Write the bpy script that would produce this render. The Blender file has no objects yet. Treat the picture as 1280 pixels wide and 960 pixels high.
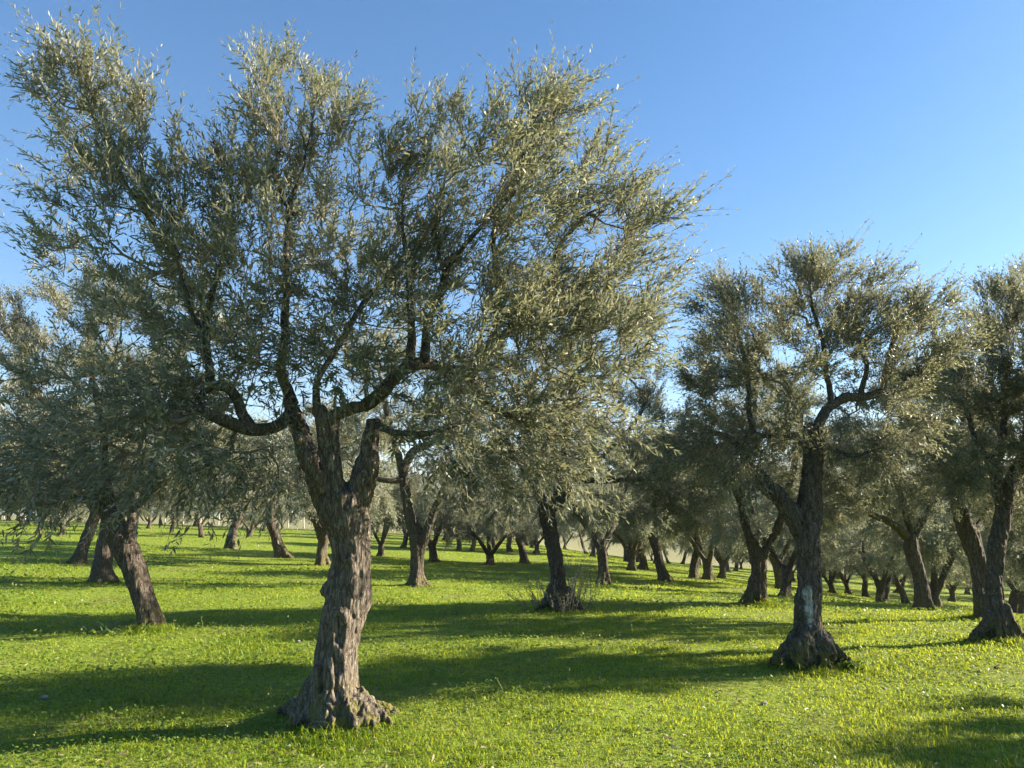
import bpy, math, random
import numpy as np
from mathutils import Vector

random.seed(7)
RNG = np.random.default_rng(11)
scene = bpy.context.scene
COL = scene.collection
R = math.radians

# ------------------------------------------------------------------ camera
W, H = 1280.0, 960.0
FOV = R(68.0)
F = (W / 2) / math.tan(FOV / 2)
HORIZON = 645.0
PITCH = math.atan((HORIZON - H / 2) / F)
EYE = 1.6
HAZE = .00018
SUN_EL = R(21.5)
SUN_AZ = R(13.0)                       # from +X towards +Y


def smooth(a, b, x):
    t = np.clip((np.asarray(x, float) - a) / (b - a), 0, 1)
    return t * t * (3 - 2 * t)


# ------------------------------------------------------------------ noise
def _hash(ix, iy, iz, seed):
    h = (ix * 374761393 + iy * 668265263 + iz * 2147483647 + seed * 1274126177) & 0xFFFFFFFF
    h = ((h ^ (h >> 13)) * 1274126177) & 0xFFFFFFFF
    h = (h ^ (h >> 16)) & 0xFFFFFFFF
    return h.astype(np.float64) / 0xFFFFFFFF


def vnoise(p, seed=0):
    """value noise in -1..1 at points p (N,3)"""
    p = np.asarray(p, float)
    i = np.floor(p).astype(np.int64)
    f = p - i
    f = f * f * (3 - 2 * f)
    r = 0
    for dx in (0, 1):
        wx = f[:, 0] if dx else 1 - f[:, 0]
        for dy in (0, 1):
            wy = f[:, 1] if dy else 1 - f[:, 1]
            for dz in (0, 1):
                wz = f[:, 2] if dz else 1 - f[:, 2]
                r = r + wx * wy * wz * _hash(i[:, 0] + dx, i[:, 1] + dy, i[:, 2] + dz, seed)
    return r * 2 - 1


def fbm(p, octaves=3, seed=0):
    s, a, t = 0, 1.0, 0
    p = np.asarray(p, float)
    for o in range(octaves):
        s = s + a * vnoise(p * (2 ** o), seed + o)
        t += a
        a *= .5
    return s / t


# ------------------------------------------------------------------ terrain
def ground_z(x, y):
    x = np.asarray(x, float); y = np.asarray(y, float)
    d = np.hypot(x, y)
    ramp = smooth(11.5, 27, d)
    yy = 40 * np.tanh(np.maximum(y, 0) / 40)
    xx = 60 * np.tanh(x / 60)
    z = ramp * (-0.045 * xx - 0.021 * yy)
    t = x + .2 * y - 14.8                                        # the meadow falls away beyond a soft crest on the right
    t = .9 * np.logaddexp(0, t / .9)
    z = z - 2.4 * np.tanh(.115 * t / 2.4)
    sh = np.stack([np.atleast_1d(x).ravel() * .45, np.atleast_1d(y).ravel() * .45, np.zeros(np.size(x))], 1)
    n = vnoise(sh, 5).reshape(np.shape(x)) * .035
    n2 = vnoise(sh * 3.1, 9).reshape(np.shape(x)) * .014
    return z + (n + n2) * smooth(2, 5, d)


def gz(x, y):
    return float(ground_z(np.array([x]), np.array([y]))[0])


def ray(px, py):
    dx = (px - W / 2) / F; dy = (H / 2 - py) / F
    cp, sp = math.cos(PITCH), math.sin(PITCH)
    return np.array([dx, cp - dy * sp, sp + dy * cp])


def at(px, py, depth):
    """the point on the line of sight through a pixel, `depth` metres forward (y)"""
    d = ray(px, py)
    return np.array([0, 0, EYE]) + d * (depth / d[1])


def on_ground(px, py):
    d = ray(px, py)
    t = 2.0
    while t < 400:
        p = np.array([0, 0, EYE]) + d * t
        if p[2] < gz(p[0], p[1]):
            break
        t *= 1.01
    lo, hi = t / 1.01, t
    for _ in range(20):
        m = (lo + hi) / 2
        p = np.array([0, 0, EYE]) + d * m
        if p[2] < gz(p[0], p[1]): hi = m
        else: lo = m
    p = np.array([0, 0, EYE]) + d * hi
    p[2] = gz(p[0], p[1])
    return p


# ------------------------------------------------------------------ materials
def new_mat(name):
    m = bpy.data.materials.new(name); m.use_nodes = True
    nt = m.node_tree; nt.nodes.clear()
    out = nt.nodes.new('ShaderNodeOutputMaterial')
    return m, nt, out


def N(nt, kind, **kw):
    n = nt.nodes.new(kind)
    for k, v in kw.items():
        if k in n.inputs: n.inputs[k].default_value = v
        else: setattr(n, k, v)
    return n


def ramp(nt, src, stops, interp='LINEAR'):
    r = nt.nodes.new('ShaderNodeValToRGB')
    r.color_ramp.interpolation = interp
    e = r.color_ramp.elements
    while len(e) < len(stops): e.new(.5)
    for el, (p, c) in zip(e, stops):
        el.position = p; el.color = (*c, 1)
    nt.links.new(src, r.inputs['Fac'])
    return r.outputs['Color']


def mixc(nt, fac, a, b, blend='MIX'):
    m = nt.nodes.new('ShaderNodeMix'); m.data_type = 'RGBA'; m.blend_type = blend
    for sock, v in ((m.inputs[0], fac), (m.inputs[6], a), (m.inputs[7], b)):
        if isinstance(v, bpy.types.NodeSocket): nt.links.new(v, sock)
        elif isinstance(v, (int, float)): sock.default_value = v
        else: sock.default_value = (*v, 1)
    return m.outputs[2]


def math_node(nt, op, a, b=None):
    m = nt.nodes.new('ShaderNodeMath'); m.operation = op
    for s, v in ((m.inputs[0], a), (m.inputs[1], b)):
        if v is None: continue
        if isinstance(v, bpy.types.NodeSocket): nt.links.new(v, s)
        else: s.default_value = v
    return m.outputs[0]


def leaf_material(name, tops, back, trans, tfac=.3, rough=.5, spec=.25):
    m, nt, out = new_mat(name)
    g = N(nt, 'ShaderNodeNewGeometry')
    oi = N(nt, 'ShaderNodeObjectInfo')
    top = ramp(nt, g.outputs['Random Per Island'], tops)
    hs = N(nt, 'ShaderNodeHueSaturation')
    hv = N(nt, 'ShaderNodeMapRange'); hv.inputs['To Min'].default_value = .8; hv.inputs['To Max'].default_value = 1.2
    nt.links.new(oi.outputs['Random'], hv.inputs['Value'])
    nt.links.new(hv.outputs[0], hs.inputs['Value']); nt.links.new(top, hs.inputs['Color'])
    top = hs.outputs['Color']
    col = mixc(nt, g.outputs['Backfacing'], top, back)
    p = N(nt, 'ShaderNodeBsdfPrincipled', Roughness=rough)
    p.inputs['Specular IOR Level'].default_value = spec
    nt.links.new(col, p.inputs['Base Color'])
    t = N(nt, 'ShaderNodeBsdfTranslucent'); t.inputs['Color'].default_value = (*trans, 1)
    mx = N(nt, 'ShaderNodeMixShader', Fac=tfac)
    nt.links.new(p.outputs[0], mx.inputs[1]); nt.links.new(t.outputs[0], mx.inputs[2])
    nt.links.new(mx.outputs[0], out.inputs['Surface'])
    return m


def bark_material(name, dark, mid, light, moss=0.0, white=None, scale=1.0):
    m, nt, out = new_mat(name)
    tc = N(nt, 'ShaderNodeTexCoord')
    mp = N(nt, 'ShaderNodeMapping'); mp.inputs['Scale'].default_value = (1, 1, .22)
    nt.links.new(tc.outputs['Object'], mp.inputs['Vector'])
    n1 = N(nt, 'ShaderNodeTexNoise', Scale=38.0 * scale, Detail=6.0, Roughness=.7)
    nt.links.new(mp.outputs[0], n1.inputs['Vector'])
    n2 = N(nt, 'ShaderNodeTexNoise', Scale=5.0, Detail=3.0)
    nt.links.new(tc.outputs['Object'], n2.inputs['Vector'])
    v = N(nt, 'ShaderNodeTexVoronoi', Scale=26.0 * scale); v.feature = 'DISTANCE_TO_EDGE'
    nt.links.new(mp.outputs[0], v.inputs['Vector'])
    c = ramp(nt, n1.outputs['Fac'], [(.3, dark), (.5, mid), (.72, light)])
    c = mixc(nt, ramp(nt, n2.outputs['Fac'], [(.42, (0, 0, 0)), (.65, (.55, .55, .55))]), c, mid)
    c = mixc(nt, ramp(nt, v.outputs['Distance'], [(.02, (.75, .75, .75)), (.12, (0, 0, 0))]), c, dark)
    sep = N(nt, 'ShaderNodeSeparateXYZ'); nt.links.new(tc.outputs['Object'], sep.inputs[0])
    n3 = N(nt, 'ShaderNodeTexNoise', Scale=11.0, Detail=5.0, Roughness=.65)
    nt.links.new(tc.outputs['Object'], n3.inputs['Vector'])
    # pale lichen specks
    n4 = N(nt, 'ShaderNodeTexNoise', Scale=60.0, Detail=2.0)
    nt.links.new(tc.outputs['Object'], n4.inputs['Vector'])
    c = mixc(nt, ramp(nt, n4.outputs['Fac'], [(.62, (0, 0, 0)), (.7, (.5, .5, .5))]), c, (.33, .33, .29))
    if moss > 0:
        low = N(nt, 'ShaderNodeMapRange'); low.inputs['From Min'].default_value = .05; low.inputs['From Max'].default_value = .42
        low.inputs['To Min'].default_value = 1.0; low.inputs['To Max'].default_value = 0.0
        nt.links.new(sep.outputs[2], low.inputs['Value'])
        f = math_node(nt, 'MULTIPLY', low.outputs[0], ramp(nt, n3.outputs['Fac'], [(.45, (0, 0, 0)), (.58, (1, 1, 1))]))
        f = math_node(nt, 'MULTIPLY', f, moss)
        c = mixc(nt, f, c, (.14, .13, .02))
    if white is not None:
        # an old whitewash stain: an irregular patch on the side of the trunk, given by its own centre and size
        (wx, wy, wz), (sx, sz) = white
        ax = math_node(nt, 'DIVIDE', math_node(nt, 'SUBTRACT', sep.outputs[0], wx), sx)
        az = math_node(nt, 'DIVIDE', math_node(nt, 'SUBTRACT', sep.outputs[2], wz), sz)
        d = math_node(nt, 'ADD', math_node(nt, 'MULTIPLY', ax, ax), math_node(nt, 'MULTIPLY', az, az))
        d = math_node(nt, 'ADD', d, math_node(nt, 'MULTIPLY', math_node(nt, 'SUBTRACT', n3.outputs['Fac'], .5), 5.0))
        side = math_node(nt, 'LESS_THAN', sep.outputs[1], wy)
        f = math_node(nt, 'MULTIPLY', side, ramp(nt, d, [(.35, (.9, .9, .9)), (1.2, (0, 0, 0))]))
        f = math_node(nt, 'MULTIPLY', f, ramp(nt, n1.outputs['Fac'], [(.36, (.1, .1, .1)), (.56, (.95, .95, .95))]))
        c = mixc(nt, f, c, (.46, .455, .43))
    p = N(nt, 'ShaderNodeBsdfPrincipled', Roughness=.9)
    p.inputs['Specular IOR Level'].default_value = .2
    nt.links.new(c, p.inputs['Base Color'])
    hsum = math_node(nt, 'ADD', n1.outputs['Fac'], math_node(nt, 'MULTIPLY', v.outputs['Distance'], 1.2))
    b = N(nt, 'ShaderNodeBump', Strength=.9, Distance=.02)
    nt.links.new(hsum, b.inputs['Height']); nt.links.new(b.outputs[0], p.inputs['Normal'])
    nt.links.new(p.outputs[0], out.inputs['Surface'])
    return m


def plain(name, col, rough=.85, var=None, scale=20.0):
    m, nt, out = new_mat(name)
    p = N(nt, 'ShaderNodeBsdfPrincipled', Roughness=rough)
    p.inputs['Specular IOR Level'].default_value = .25
    if var is None:
        p.inputs['Base Color'].default_value = (*col, 1)
    else:
        tc = N(nt, 'ShaderNodeTexCoord')
        n = N(nt, 'ShaderNodeTexNoise', Scale=scale, Detail=5.0, Roughness=.65)
        nt.links.new(tc.outputs['Object'], n.inputs['Vector'])
        nt.links.new(ramp(nt, n.outputs['Fac'], [(.35, col), (.65, var)]), p.inputs['Base Color'])
        b = N(nt, 'ShaderNodeBump', Strength=.5, Distance=.02)
        nt.links.new(n.outputs['Fac'], b.inputs['Height']); nt.links.new(b.outputs[0], p.inputs['Normal'])
    nt.links.new(p.outputs[0], out.inputs['Surface'])
    return m


LEAF_TOPS = [(0, (.03, .044, .028)), (.45, (.074, .09, .056)), (.8, (.135, .145, .092)), (1, (.29, .26, .15))]
M_LEAF = leaf_material('olive_leaf', LEAF_TOPS, (.27, .275, .23), (.32, .32, .16), .33)
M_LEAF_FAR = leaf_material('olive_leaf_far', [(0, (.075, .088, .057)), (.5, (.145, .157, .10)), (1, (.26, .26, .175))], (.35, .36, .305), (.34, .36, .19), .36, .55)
M_BARK = bark_material('olive_bark', (.04, .031, .024), (.13, .104, .082), (.34, .29, .235), moss=.9)
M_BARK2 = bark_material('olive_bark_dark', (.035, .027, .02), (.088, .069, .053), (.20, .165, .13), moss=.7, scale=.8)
M_LIMB = bark_material('olive_limb_bark', (.035, .03, .022), (.095, .082, .06), (.21, .19, .15), moss=0, scale=1.2)
M_TWIG = plain('olive_twig', (.13, .11, .08), .85, (.24, .2, .15), 8.0)


# ------------------------------------------------------------------ mesh helpers
def mesh_from(name, verts, faces_flat, loop_tot, mats, smooth_shade=False, mat_idx=None):
    me = bpy.data.meshes.new(name)
    v = np.asarray(verts, np.float32)
    lt = np.asarray(loop_tot, np.int32)
    fl = np.asarray(faces_flat, np.int32)
    me.vertices.add(len(v)); me.vertices.foreach_set('co', v.ravel())
    me.loops.add(len(fl)); me.loops.foreach_set('vertex_index', fl)
    me.polygons.add(len(lt))
    ls = np.zeros(len(lt), np.int32); ls[1:] = np.cumsum(lt)[:-1]
    me.polygons.foreach_set('loop_start', ls)
    for m in mats: me.materials.append(m)
    if mat_idx is not None: me.polygons.foreach_set('material_index', np.asarray(mat_idx, np.int32))
    me.polygons.foreach_set('use_smooth', np.full(len(lt), smooth_shade, bool))
    me.update(calc_edges=True)
    return me


def link(name, me, parent=None, loc=(0, 0, 0)):
    o = bpy.data.objects.new(name, me)
    COL.objects.link(o)
    o.location = loc
    if parent is not None: o.parent = parent
    return o


def tag(o, label=None, cat=None, group=None, kind=None):
    if label: o['label'] = label
    if cat: o['category'] = cat
    if group: o['group'] = group
    if kind: o['kind'] = kind
    return o


def empty(name, loc, rz=0.0):
    o = bpy.data.objects.new(name, None); COL.objects.link(o)
    o.location = loc; o.rotation_euler = (0, 0, rz); o.empty_display_size = .2
    return o


class Geo:
    """collects polygons of 3/4 sides into one mesh"""
    def __init__(s): s.v = []; s.f = []; s.t = []; s.n = 0
    def add(s, verts, quads=None, tris=None):
        verts = np.asarray(verts, float).reshape(-1, 3)
        if quads is not None and len(quads):
            q = np.asarray(quads, int).reshape(-1, 4) + s.n
            s.f.append(q.ravel()); s.t.append(np.full(len(q), 4))
        if tris is not None and len(tris):
            q = np.asarray(tris, int).reshape(-1, 3) + s.n
            s.f.append(q.ravel()); s.t.append(np.full(len(q), 3))
        s.v.append(verts); s.n += len(verts)
    def mesh(s, name, mats, smooth_shade=False):
        return mesh_from(name, np.concatenate(s.v), np.concatenate(s.f), np.concatenate(s.t), mats, smooth_shade)


def resample(pts, step):
    """Catmull-Rom through rows of pts (any columns), spaced about `step` in xyz"""
    P = np.asarray(pts, float)
    if len(P) == 2:
        n = max(2, int(np.linalg.norm(P[1, :3] - P[0, :3]) / step) + 1)
        t = np.linspace(0, 1, n)[:, None]
        return P[0] * (1 - t) + P[1] * t
    Q = np.vstack([2 * P[0] - P[1], P, 2 * P[-1] - P[-2]])
    out = []
    for i in range(1, len(Q) - 2):
        p0, p1, p2, p3 = Q[i - 1], Q[i], Q[i + 1], Q[i + 2]
        n = max(1, int(np.linalg.norm((p2 - p1)[:3]) / step))
        for t in np.linspace(0, 1, n, endpoint=False):
            out.append(.5 * ((2 * p1) + (-p0 + p2) * t + (2 * p0 - 5 * p1 + 4 * p2 - p3) * t * t + (-p0 + 3 * p1 - 3 * p2 + p3) * t ** 3))
    out.append(P[-1])
    return np.array(out)


def frames(pts):
    P = np.asarray(pts, float)
    T = np.gradient(P, axis=0)
    T /= np.linalg.norm(T, axis=1)[:, None] + 1e-9
    ref = np.array([1., 0, 0]) if abs(T[0][0]) < .8 else np.array([0, 1., 0])
    U = np.zeros_like(P); 
    u = ref - T[0] * ref.dot(T[0]); u /= np.linalg.norm(u)
    for i in range(len(P)):
        u = u - T[i] * u.dot(T[i]); u /= np.linalg.norm(u) + 1e-9
        U[i] = u
    V = np.cross(T, U)
    return T, U, V


def tube(geo, pts, radii, seg, mod=None, cap=True):
    P = np.asarray(pts, float); r = np.asarray(radii, float)
    T, U, V = frames(P)
    a = np.linspace(0, 2 * math.pi, seg, endpoint=False)
    rr = r[:, None] * np.ones(seg)[None]
    if mod is not None: rr = mod(P, r, a)
    ring = P[:, None, :] + rr[..., None] * (np.cos(a)[None, :, None] * U[:, None, :] + np.sin(a)[None, :, None] * V[:, None, :])
    n = len(P)
    i = np.arange(n - 1)[:, None] * seg; j = np.arange(seg)[None]; k = (j + 1) % seg
    quads = np.stack([i + j, i + k, i + seg + k, i + seg + j], -1).reshape(-1, 4)
    verts = ring.reshape(-1, 3)
    tris = None
    if cap:
        verts = np.vstack([verts, P[0], P[-1] + T[-1] * r[-1] * .3])
        b, e = n * seg, n * seg + 1
        j = np.arange(seg); k = (j + 1) % seg
        tris = np.vstack([np.stack([np.full(seg, b), k, j], 1), np.stack([np.full(seg, e), (n - 1) * seg + j, (n - 1) * seg + k], 1)])
    geo.add(verts, quads, tris)


def batch_tubes(geo, P, r, seg=3):
    """P (N,k,3) poly-lines of equal length, r (N,k)"""
    n, k, _ = P.shape
    T = np.gradient(P, axis=1); T /= np.linalg.norm(T, axis=2, keepdims=True) + 1e-9
    ref = np.where(np.abs(T[..., 2:3]) < .8, np.array([0, 0, 1.]), np.array([1., 0, 0]))
    U = np.cross(T, ref); U /= np.linalg.norm(U, axis=2, keepdims=True) + 1e-9
    V = np.cross(T, U)
    a = np.linspace(0, 2 * math.pi, seg, endpoint=False)
    ring = P[:, :, None, :] + r[:, :, None, None] * (np.cos(a)[None, None, :, None] * U[:, :, None, :] + np.sin(a)[None, None, :, None] * V[:, :, None, :])
    base = (np.arange(n) * k * seg)[:, None, None] + (np.arange(k - 1) * seg)[None, :, None]
    j = np.arange(seg)[None, None]; q = (j + 1) % seg
    quads = np.stack([base + j, base + q, base + seg + q, base + seg + j], -1).reshape(-1, 4)
    geo.add(ring.reshape(-1, 3), quads)


def leaf_verts(B, D, Nn, L, Wd, detail):
    """leaf blades: base B, direction D, upper-face normal Nn, length L, width Wd"""
    S = np.cross(D, Nn); S /= np.linalg.norm(S, axis=1)[:, None] + 1e-9
    L = L[:, None]; Wd = Wd[:, None]
    n = len(B)
    if detail:
        droop = Nn * L
        v = np.stack([B,
                      B + D * L * .3 - S * Wd * .5 + droop * .03, B + D * L * .3 + S * Wd * .5 + droop * .03,
                      B + D * L * .7 - S * Wd * .42 + droop * .01, B + D * L * .7 + S * Wd * .42 + droop * .01,
                      B + D * L - droop * .07], 1)
        o = np.arange(n)[:, None] * 6
        quads = o + np.array([[1, 2, 4, 3]])
        tris = np.concatenate([o + np.array([[0, 2, 1]]), o + np.array([[3, 4, 5]])])
        return v.reshape(-1, 3), quads, tris
    v = np.stack([B, B + D * L * .5 - S * Wd * .5, B + D * L, B + D * L * .5 + S * Wd * .5], 1)
    o = np.arange(n)[:, None] * 4
    return v.reshape(-1, 3), o + np.array([[0, 3, 2, 1]]), None


def unit(v): return v / (np.linalg.norm(v, axis=-1, keepdims=True) + 1e-9)


# ------------------------------------------------------------------ olive trees
def bark_tube(geo, pts_r, step, seg, seed, flare=0.0, roots=5, flare_h=.16, lobes=.10, ground=None):
    """one swept, lobed, flaring stretch of trunk or limb.  pts_r rows x,y,z,r"""
    Q = resample(pts_r, step)
    P, r = Q[:, :3], Q[:, 3]
    rng = np.random.default_rng(seed)
    ph = rng.uniform(0, 6.28, 6)
    z0 = P[0, 2] if ground is None else ground

    def mod(P, r, a):
        h = np.maximum(P[:, 2] - z0, 0)
        A = a[None, :]
        lob = 1 + lobes * (.6 * np.sin(2 * A + ph[0] + h[:, None] * 1.6) + .5 * np.sin(3 * A + ph[1] - h[:, None] * 2.1) + .35 * np.sin(5 * A + ph[2] + h[:, None] * 2.5))
        rt = np.clip(.5 + .5 * np.sin(roots * A + ph[3] + .8 * np.sin(2 * A + ph[4])), 0, 1) ** 1.4
        fl = np.exp(-h / flare_h)[:, None] * flare * (.35 + .65 * rt) if flare else 0
        groove = 1 - .10 * (np.exp(-h / .7)[:, None]) * (1 - rt) if flare else 1
        return r[:, None] * lob * (1 + fl) * groove
    tube(geo, P, r, seg, mod)


def remesh_bark(geo, voxel, seed, amp=1.0, smooth_it=3, name='trunk', carve=()):
    me = geo.mesh('tmp', [])
    o = link('tmp', me)
    md = o.modifiers.new('r', 'REMESH'); md.mode = 'VOXEL'; md.voxel_size = voxel
    ms = o.modifiers.new('s', 'SMOOTH'); ms.iterations = smooth_it; ms.factor = .5
    dg = bpy.context.evaluated_depsgraph_get(); dg.update()
    ev = o.evaluated_get(dg)
    out = bpy.data.meshes.new_from_object(ev)
    bpy.data.objects.remove(o); bpy.data.meshes.remove(me)
    n = len(out.vertices)
    co = np.zeros(n * 3, np.float32); out.vertices.foreach_get('co', co); co = co.reshape(-1, 3).astype(float)
    no = np.zeros(n * 3, np.float32); out.vertex_normals.foreach_get('vector', no); no = no.reshape(-1, 3).astype(float)
    warp = np.stack([vnoise(co * 3, seed + 31), vnoise(co * 3, seed + 32), vnoise(co * 3, seed + 33)], 1) * .05
    q = co + warp
    ridge = 1 - np.abs(vnoise(q * [26, 26, 5.5], seed)) * 2
    ridge2 = 1 - np.abs(vnoise(q * [13, 13, 2.6], seed + 4)) * 2
    lump = fbm(q * [5, 5, 3.2], 2, seed + 9)
    d = amp * (-.010 * np.maximum(ridge, 0) ** 2 - .013 * np.maximum(ridge2, 0) ** 2 + .022 * lump + .005 * vnoise(q * [60, 60, 22], seed + 7))
    low = np.exp(-np.maximum(co[:, 2], 0) / .2)
    knot = 1 - np.abs(vnoise(q * [17, 17, 11], seed + 21)) * 2
    d = d - amp * low * (.024 * np.maximum(knot, 0) ** 2 - .012 * vnoise(q * [30, 30, 24], seed + 23))
    for a, b, wd, dp in carve:                              # clefts and hollows: from a to b, half width, depth
        ab = b - a
        tt = np.clip(((co - a) @ ab) / (ab @ ab), 0, 1)
        wob = .35 * wd * vnoise(co * 14, seed + 15)
        dist = np.linalg.norm((co - (a + tt[:, None] * ab)) * [1, .45, 1], axis=1) + wob
        front = no[:, 1] < .25
        d = d - front * dp * np.exp(-(np.maximum(dist, 0) / wd) ** 2) + front * dp * .28 * np.exp(-((dist - 2.2 * wd) / wd) ** 2)
    co = co + no * d[:, None]
    out.vertices.foreach_set('co', co.astype(np.float32).ravel())
    out.polygons.foreach_set('use_smooth', np.ones(len(out.polygons), bool))
    out.update(); out.name = name
    return out


def grow(nodes, blobs, n_br, rng, step=.09, jit=.012, sag=0.0):
    """branch lines from the limbs into the crown volume; returns list of (N,4) and the points that can carry shoots"""
    wts = np.array([b[2] for b in blobs], float); wts /= wts.sum()
    pick = rng.choice(len(blobs), n_br, p=wts)
    u = unit(rng.normal(size=(n_br, 3))) * (rng.uniform(0.15, 1, n_br) ** .45)[:, None]
    C = np.array([b[0] for b in blobs]); Rr = np.array([b[1] for b in blobs])
    tgt = C[pick] + u * Rr[pick]
    P = np.array(nodes[:, :3]); NR = np.array(nodes[:, 3]); par = [-1] * len(P)
    n0 = len(P)
    cap = len(P) + n_br * 60
    P = np.vstack([P, np.zeros((n_br * 60, 3))]); Rd = np.concatenate([NR, np.zeros(n_br * 60)])
    D = np.zeros_like(P); D[:n0] = [0, 0, 1]
    cnt = n0
    order = np.argsort([np.min(np.linalg.norm(P[:n0] - t, axis=1)) for t in tgt])
    lines = []
    for k in order:
        t = tgt[k]
        v = t - P[:cnt]
        d = np.linalg.norm(v, axis=1)
        cosd = np.sum(v * D[:cnt], 1) / (d + 1e-6)
        cost = d * (1.25 - .35 * np.clip(cosd, -1, 1)) + .5 * np.maximum(0, P[:cnt, 2] - t[2]) * (1 if sag < .5 else .2)
        i = int(np.argmin(cost)); L = d[i]
        if L < .12: continue
        m = int(min(55, max(2, L / step)))
        s = np.linspace(0, 1, m + 1)[:, None]
        c = P[i] + (unit(D[i] + v[i] / L * .8)) * L * .5 + rng.normal(size=3) * L * .06
        line = (1 - s) ** 2 * P[i] + 2 * s * (1 - s) * c + s * s * t
        line[1:-1] += rng.normal(size=(m - 1, 3)) * jit
        prev = i
        tang = unit(np.gradient(line, axis=0))
        idx = [i]
        for q in range(1, m + 1):
            P[cnt] = line[q]; D[cnt] = tang[q]; par.append(prev); prev = cnt; idx.append(cnt); cnt += 1
        lines.append(idx)
    tips = np.zeros(cnt)
    for idx in lines: tips[idx[-1]] += 1
    for i in range(cnt - 1, n0 - 1, -1):
        if par[i] >= 0: tips[par[i]] += tips[i]
    rad = .0032 * np.maximum(tips, 1) ** .5
    out = []
    for idx in lines:
        r = rad[idx].copy()
        r[0] = min(r[0] if idx[0] >= n0 else r[1] * 1.15, Rd[idx[0]] * .8 if idx[0] < n0 else 9) if len(r) > 1 else r[0]
        out.append(np.hstack([P[idx], r[:, None]]))
    return out, P[n0:cnt], D[n0:cnt], tips[n0:cnt]


def crown_meshes(local_nodes, blobs, prm, seed, mleaf):
    rng = np.random.default_rng(seed)
    lines, P, D, tips = grow(local_nodes, blobs, prm['branches'], rng, prm.get('step', .09), prm.get('jit', .012))
    thin = local_nodes[(local_nodes[:, 3] < .032) & (local_nodes[:, 3] > 0)]
    if len(thin):
        P = np.vstack([P, thin[:, :3]]); D = np.vstack([D, np.tile([0, 0, 1.], (len(thin), 1))]); tips = np.concatenate([tips, np.full(len(thin), 4.0)])
    tw = Geo()
    for l in lines:
        th = l[:, 3].max() > .012
        tube(tw, l[:, :3], l[:, 3], 6 if th else (4 if prm['detail'] else 3), cap=False)
    n = prm['shoots']
    C = np.array([b[0] for b in blobs]); cz = C[:, 2]
    centre = C.mean(0)
    w = 1 / (tips + 2.0)
    i = rng.choice(len(P), n, p=w / w.sum())
    B = P[i] + rng.normal(size=(n, 3)) * prm.get('spread', .03)
    outw = unit((B - centre) * [1, 1, .6])
    lowz = prm.get('low', 2.2)
    up = np.clip((B[:, 2] - lowz) / 1.0, -.55, 1)[:, None]
    Dn = unit(outw * .55 + D[i] * .5 + np.array([0, 0, 1.]) * up * prm.get('up', .9) + rng.normal(size=(n, 3)) * .38)
    L = rng.uniform(*prm['shoot_len'], n) * np.where(up[:, 0] > .7, 1.12, .9)
    wind = np.array(prm.get('wind', (0, 0, 0)))
    bend = rng.normal(size=(n, 3)) * .14 + np.array([0, 0, -.14]) + wind * np.clip(up, 0, 1)
    k = 5
    t = np.linspace(0, 1, k)[None, :, None]
    Ps = B[:, None] + Dn[:, None] * L[:, None, None] * t + bend[:, None] * L[:, None, None] * t * t
    batch_tubes(tw, Ps, np.linspace(prm.get('tw', .0026), .0009, k)[None].repeat(n, 0), 3)
    # leaves, opposite pairs that turn 90 degrees along the shoot
    pairs = prm['pairs']
    tj = np.linspace(.14, 1.0, pairs)[None] + rng.normal(size=(n, pairs)) * .015
    pos = B[:, None] + Dn[:, None] * (L[:, None] * tj)[..., None] + bend[:, None] * (L[:, None] * tj * tj)[..., None]
    tan = unit(Dn[:, None] + 2 * bend[:, None] * tj[..., None])
    ref = unit(rng.normal(size=(n, 1, 3)))
    a = unit(np.cross(tan, ref)); b = np.cross(tan, a)
    odd = (np.arange(pairs) % 2)[None, :, None]
    side = np.where(odd == 0, a, b)
    side = np.stack([side, -side], 2)                      # n,pairs,2,3
    tn = tan[:, :, None]
    ang = rng.uniform(.35, 1.1, (n, pairs, 2, 1))
    ang[:, -1] *= .5
    Dl = unit(tn * np.cos(ang) + side * np.sin(ang) + rng.normal(size=side.shape) * .18 + wind * .9)
    Nl = unit(tn * np.sin(ang) - side * np.cos(ang) + rng.normal(size=side.shape) * .35)
    Nl = unit(Nl - Dl * np.sum(Nl * Dl, -1, keepdims=True))
    Ll = rng.uniform(*prm['leaf_len'], (n, pairs, 2)) * (1 - .35 * np.abs(np.linspace(-.6, 1, pairs)) ** 2)[None, :, None]
    Wl = Ll * rng.uniform(prm['leaf_w'] * .75, prm['leaf_w'] * 1.25, Ll.shape)
    keep = rng.random(Ll.shape) > prm.get('drop', .12)
    B2 = np.broadcast_to(pos[:, :, None], side.shape)[keep]
    lv = Geo(); lv.add(*leaf_verts(B2, Dl[keep], Nl[keep], Ll[keep], Wl[keep], prm['detail']))
    return lv.mesh('crown', [mleaf]), tw.mesh('twigs', [M_TWIG], True)


NEAR = dict(branches=1200, shoots=6500, shoot_len=(.2, .55), pairs=12, leaf_len=(.05, .09), leaf_w=.19, detail=True, wind=(.06, .0, .01), drop=.25)
MID = dict(branches=560, shoots=5600, shoot_len=(.2, .42), pairs=9, leaf_len=(.048, .075), leaf_w=.26, detail=False, drop=.1)
FAR = dict(branches=200, shoots=3200, shoot_len=(.22, .5), pairs=7, leaf_len=(.06, .10), leaf_w=.30, detail=False, drop=.1, step=.16, jit=.03, tw=.004)


def px_chain(ch, dm=None):
    """rows (px,py,depth,radius in px) -> rows x,y,z,r"""
    out = []
    for px, py, dp, rp in ch:
        p = at(px, py, dp)
        out.append([*p, rp * dp / F / math.cos(PITCH) ** 0])
    return out


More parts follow.
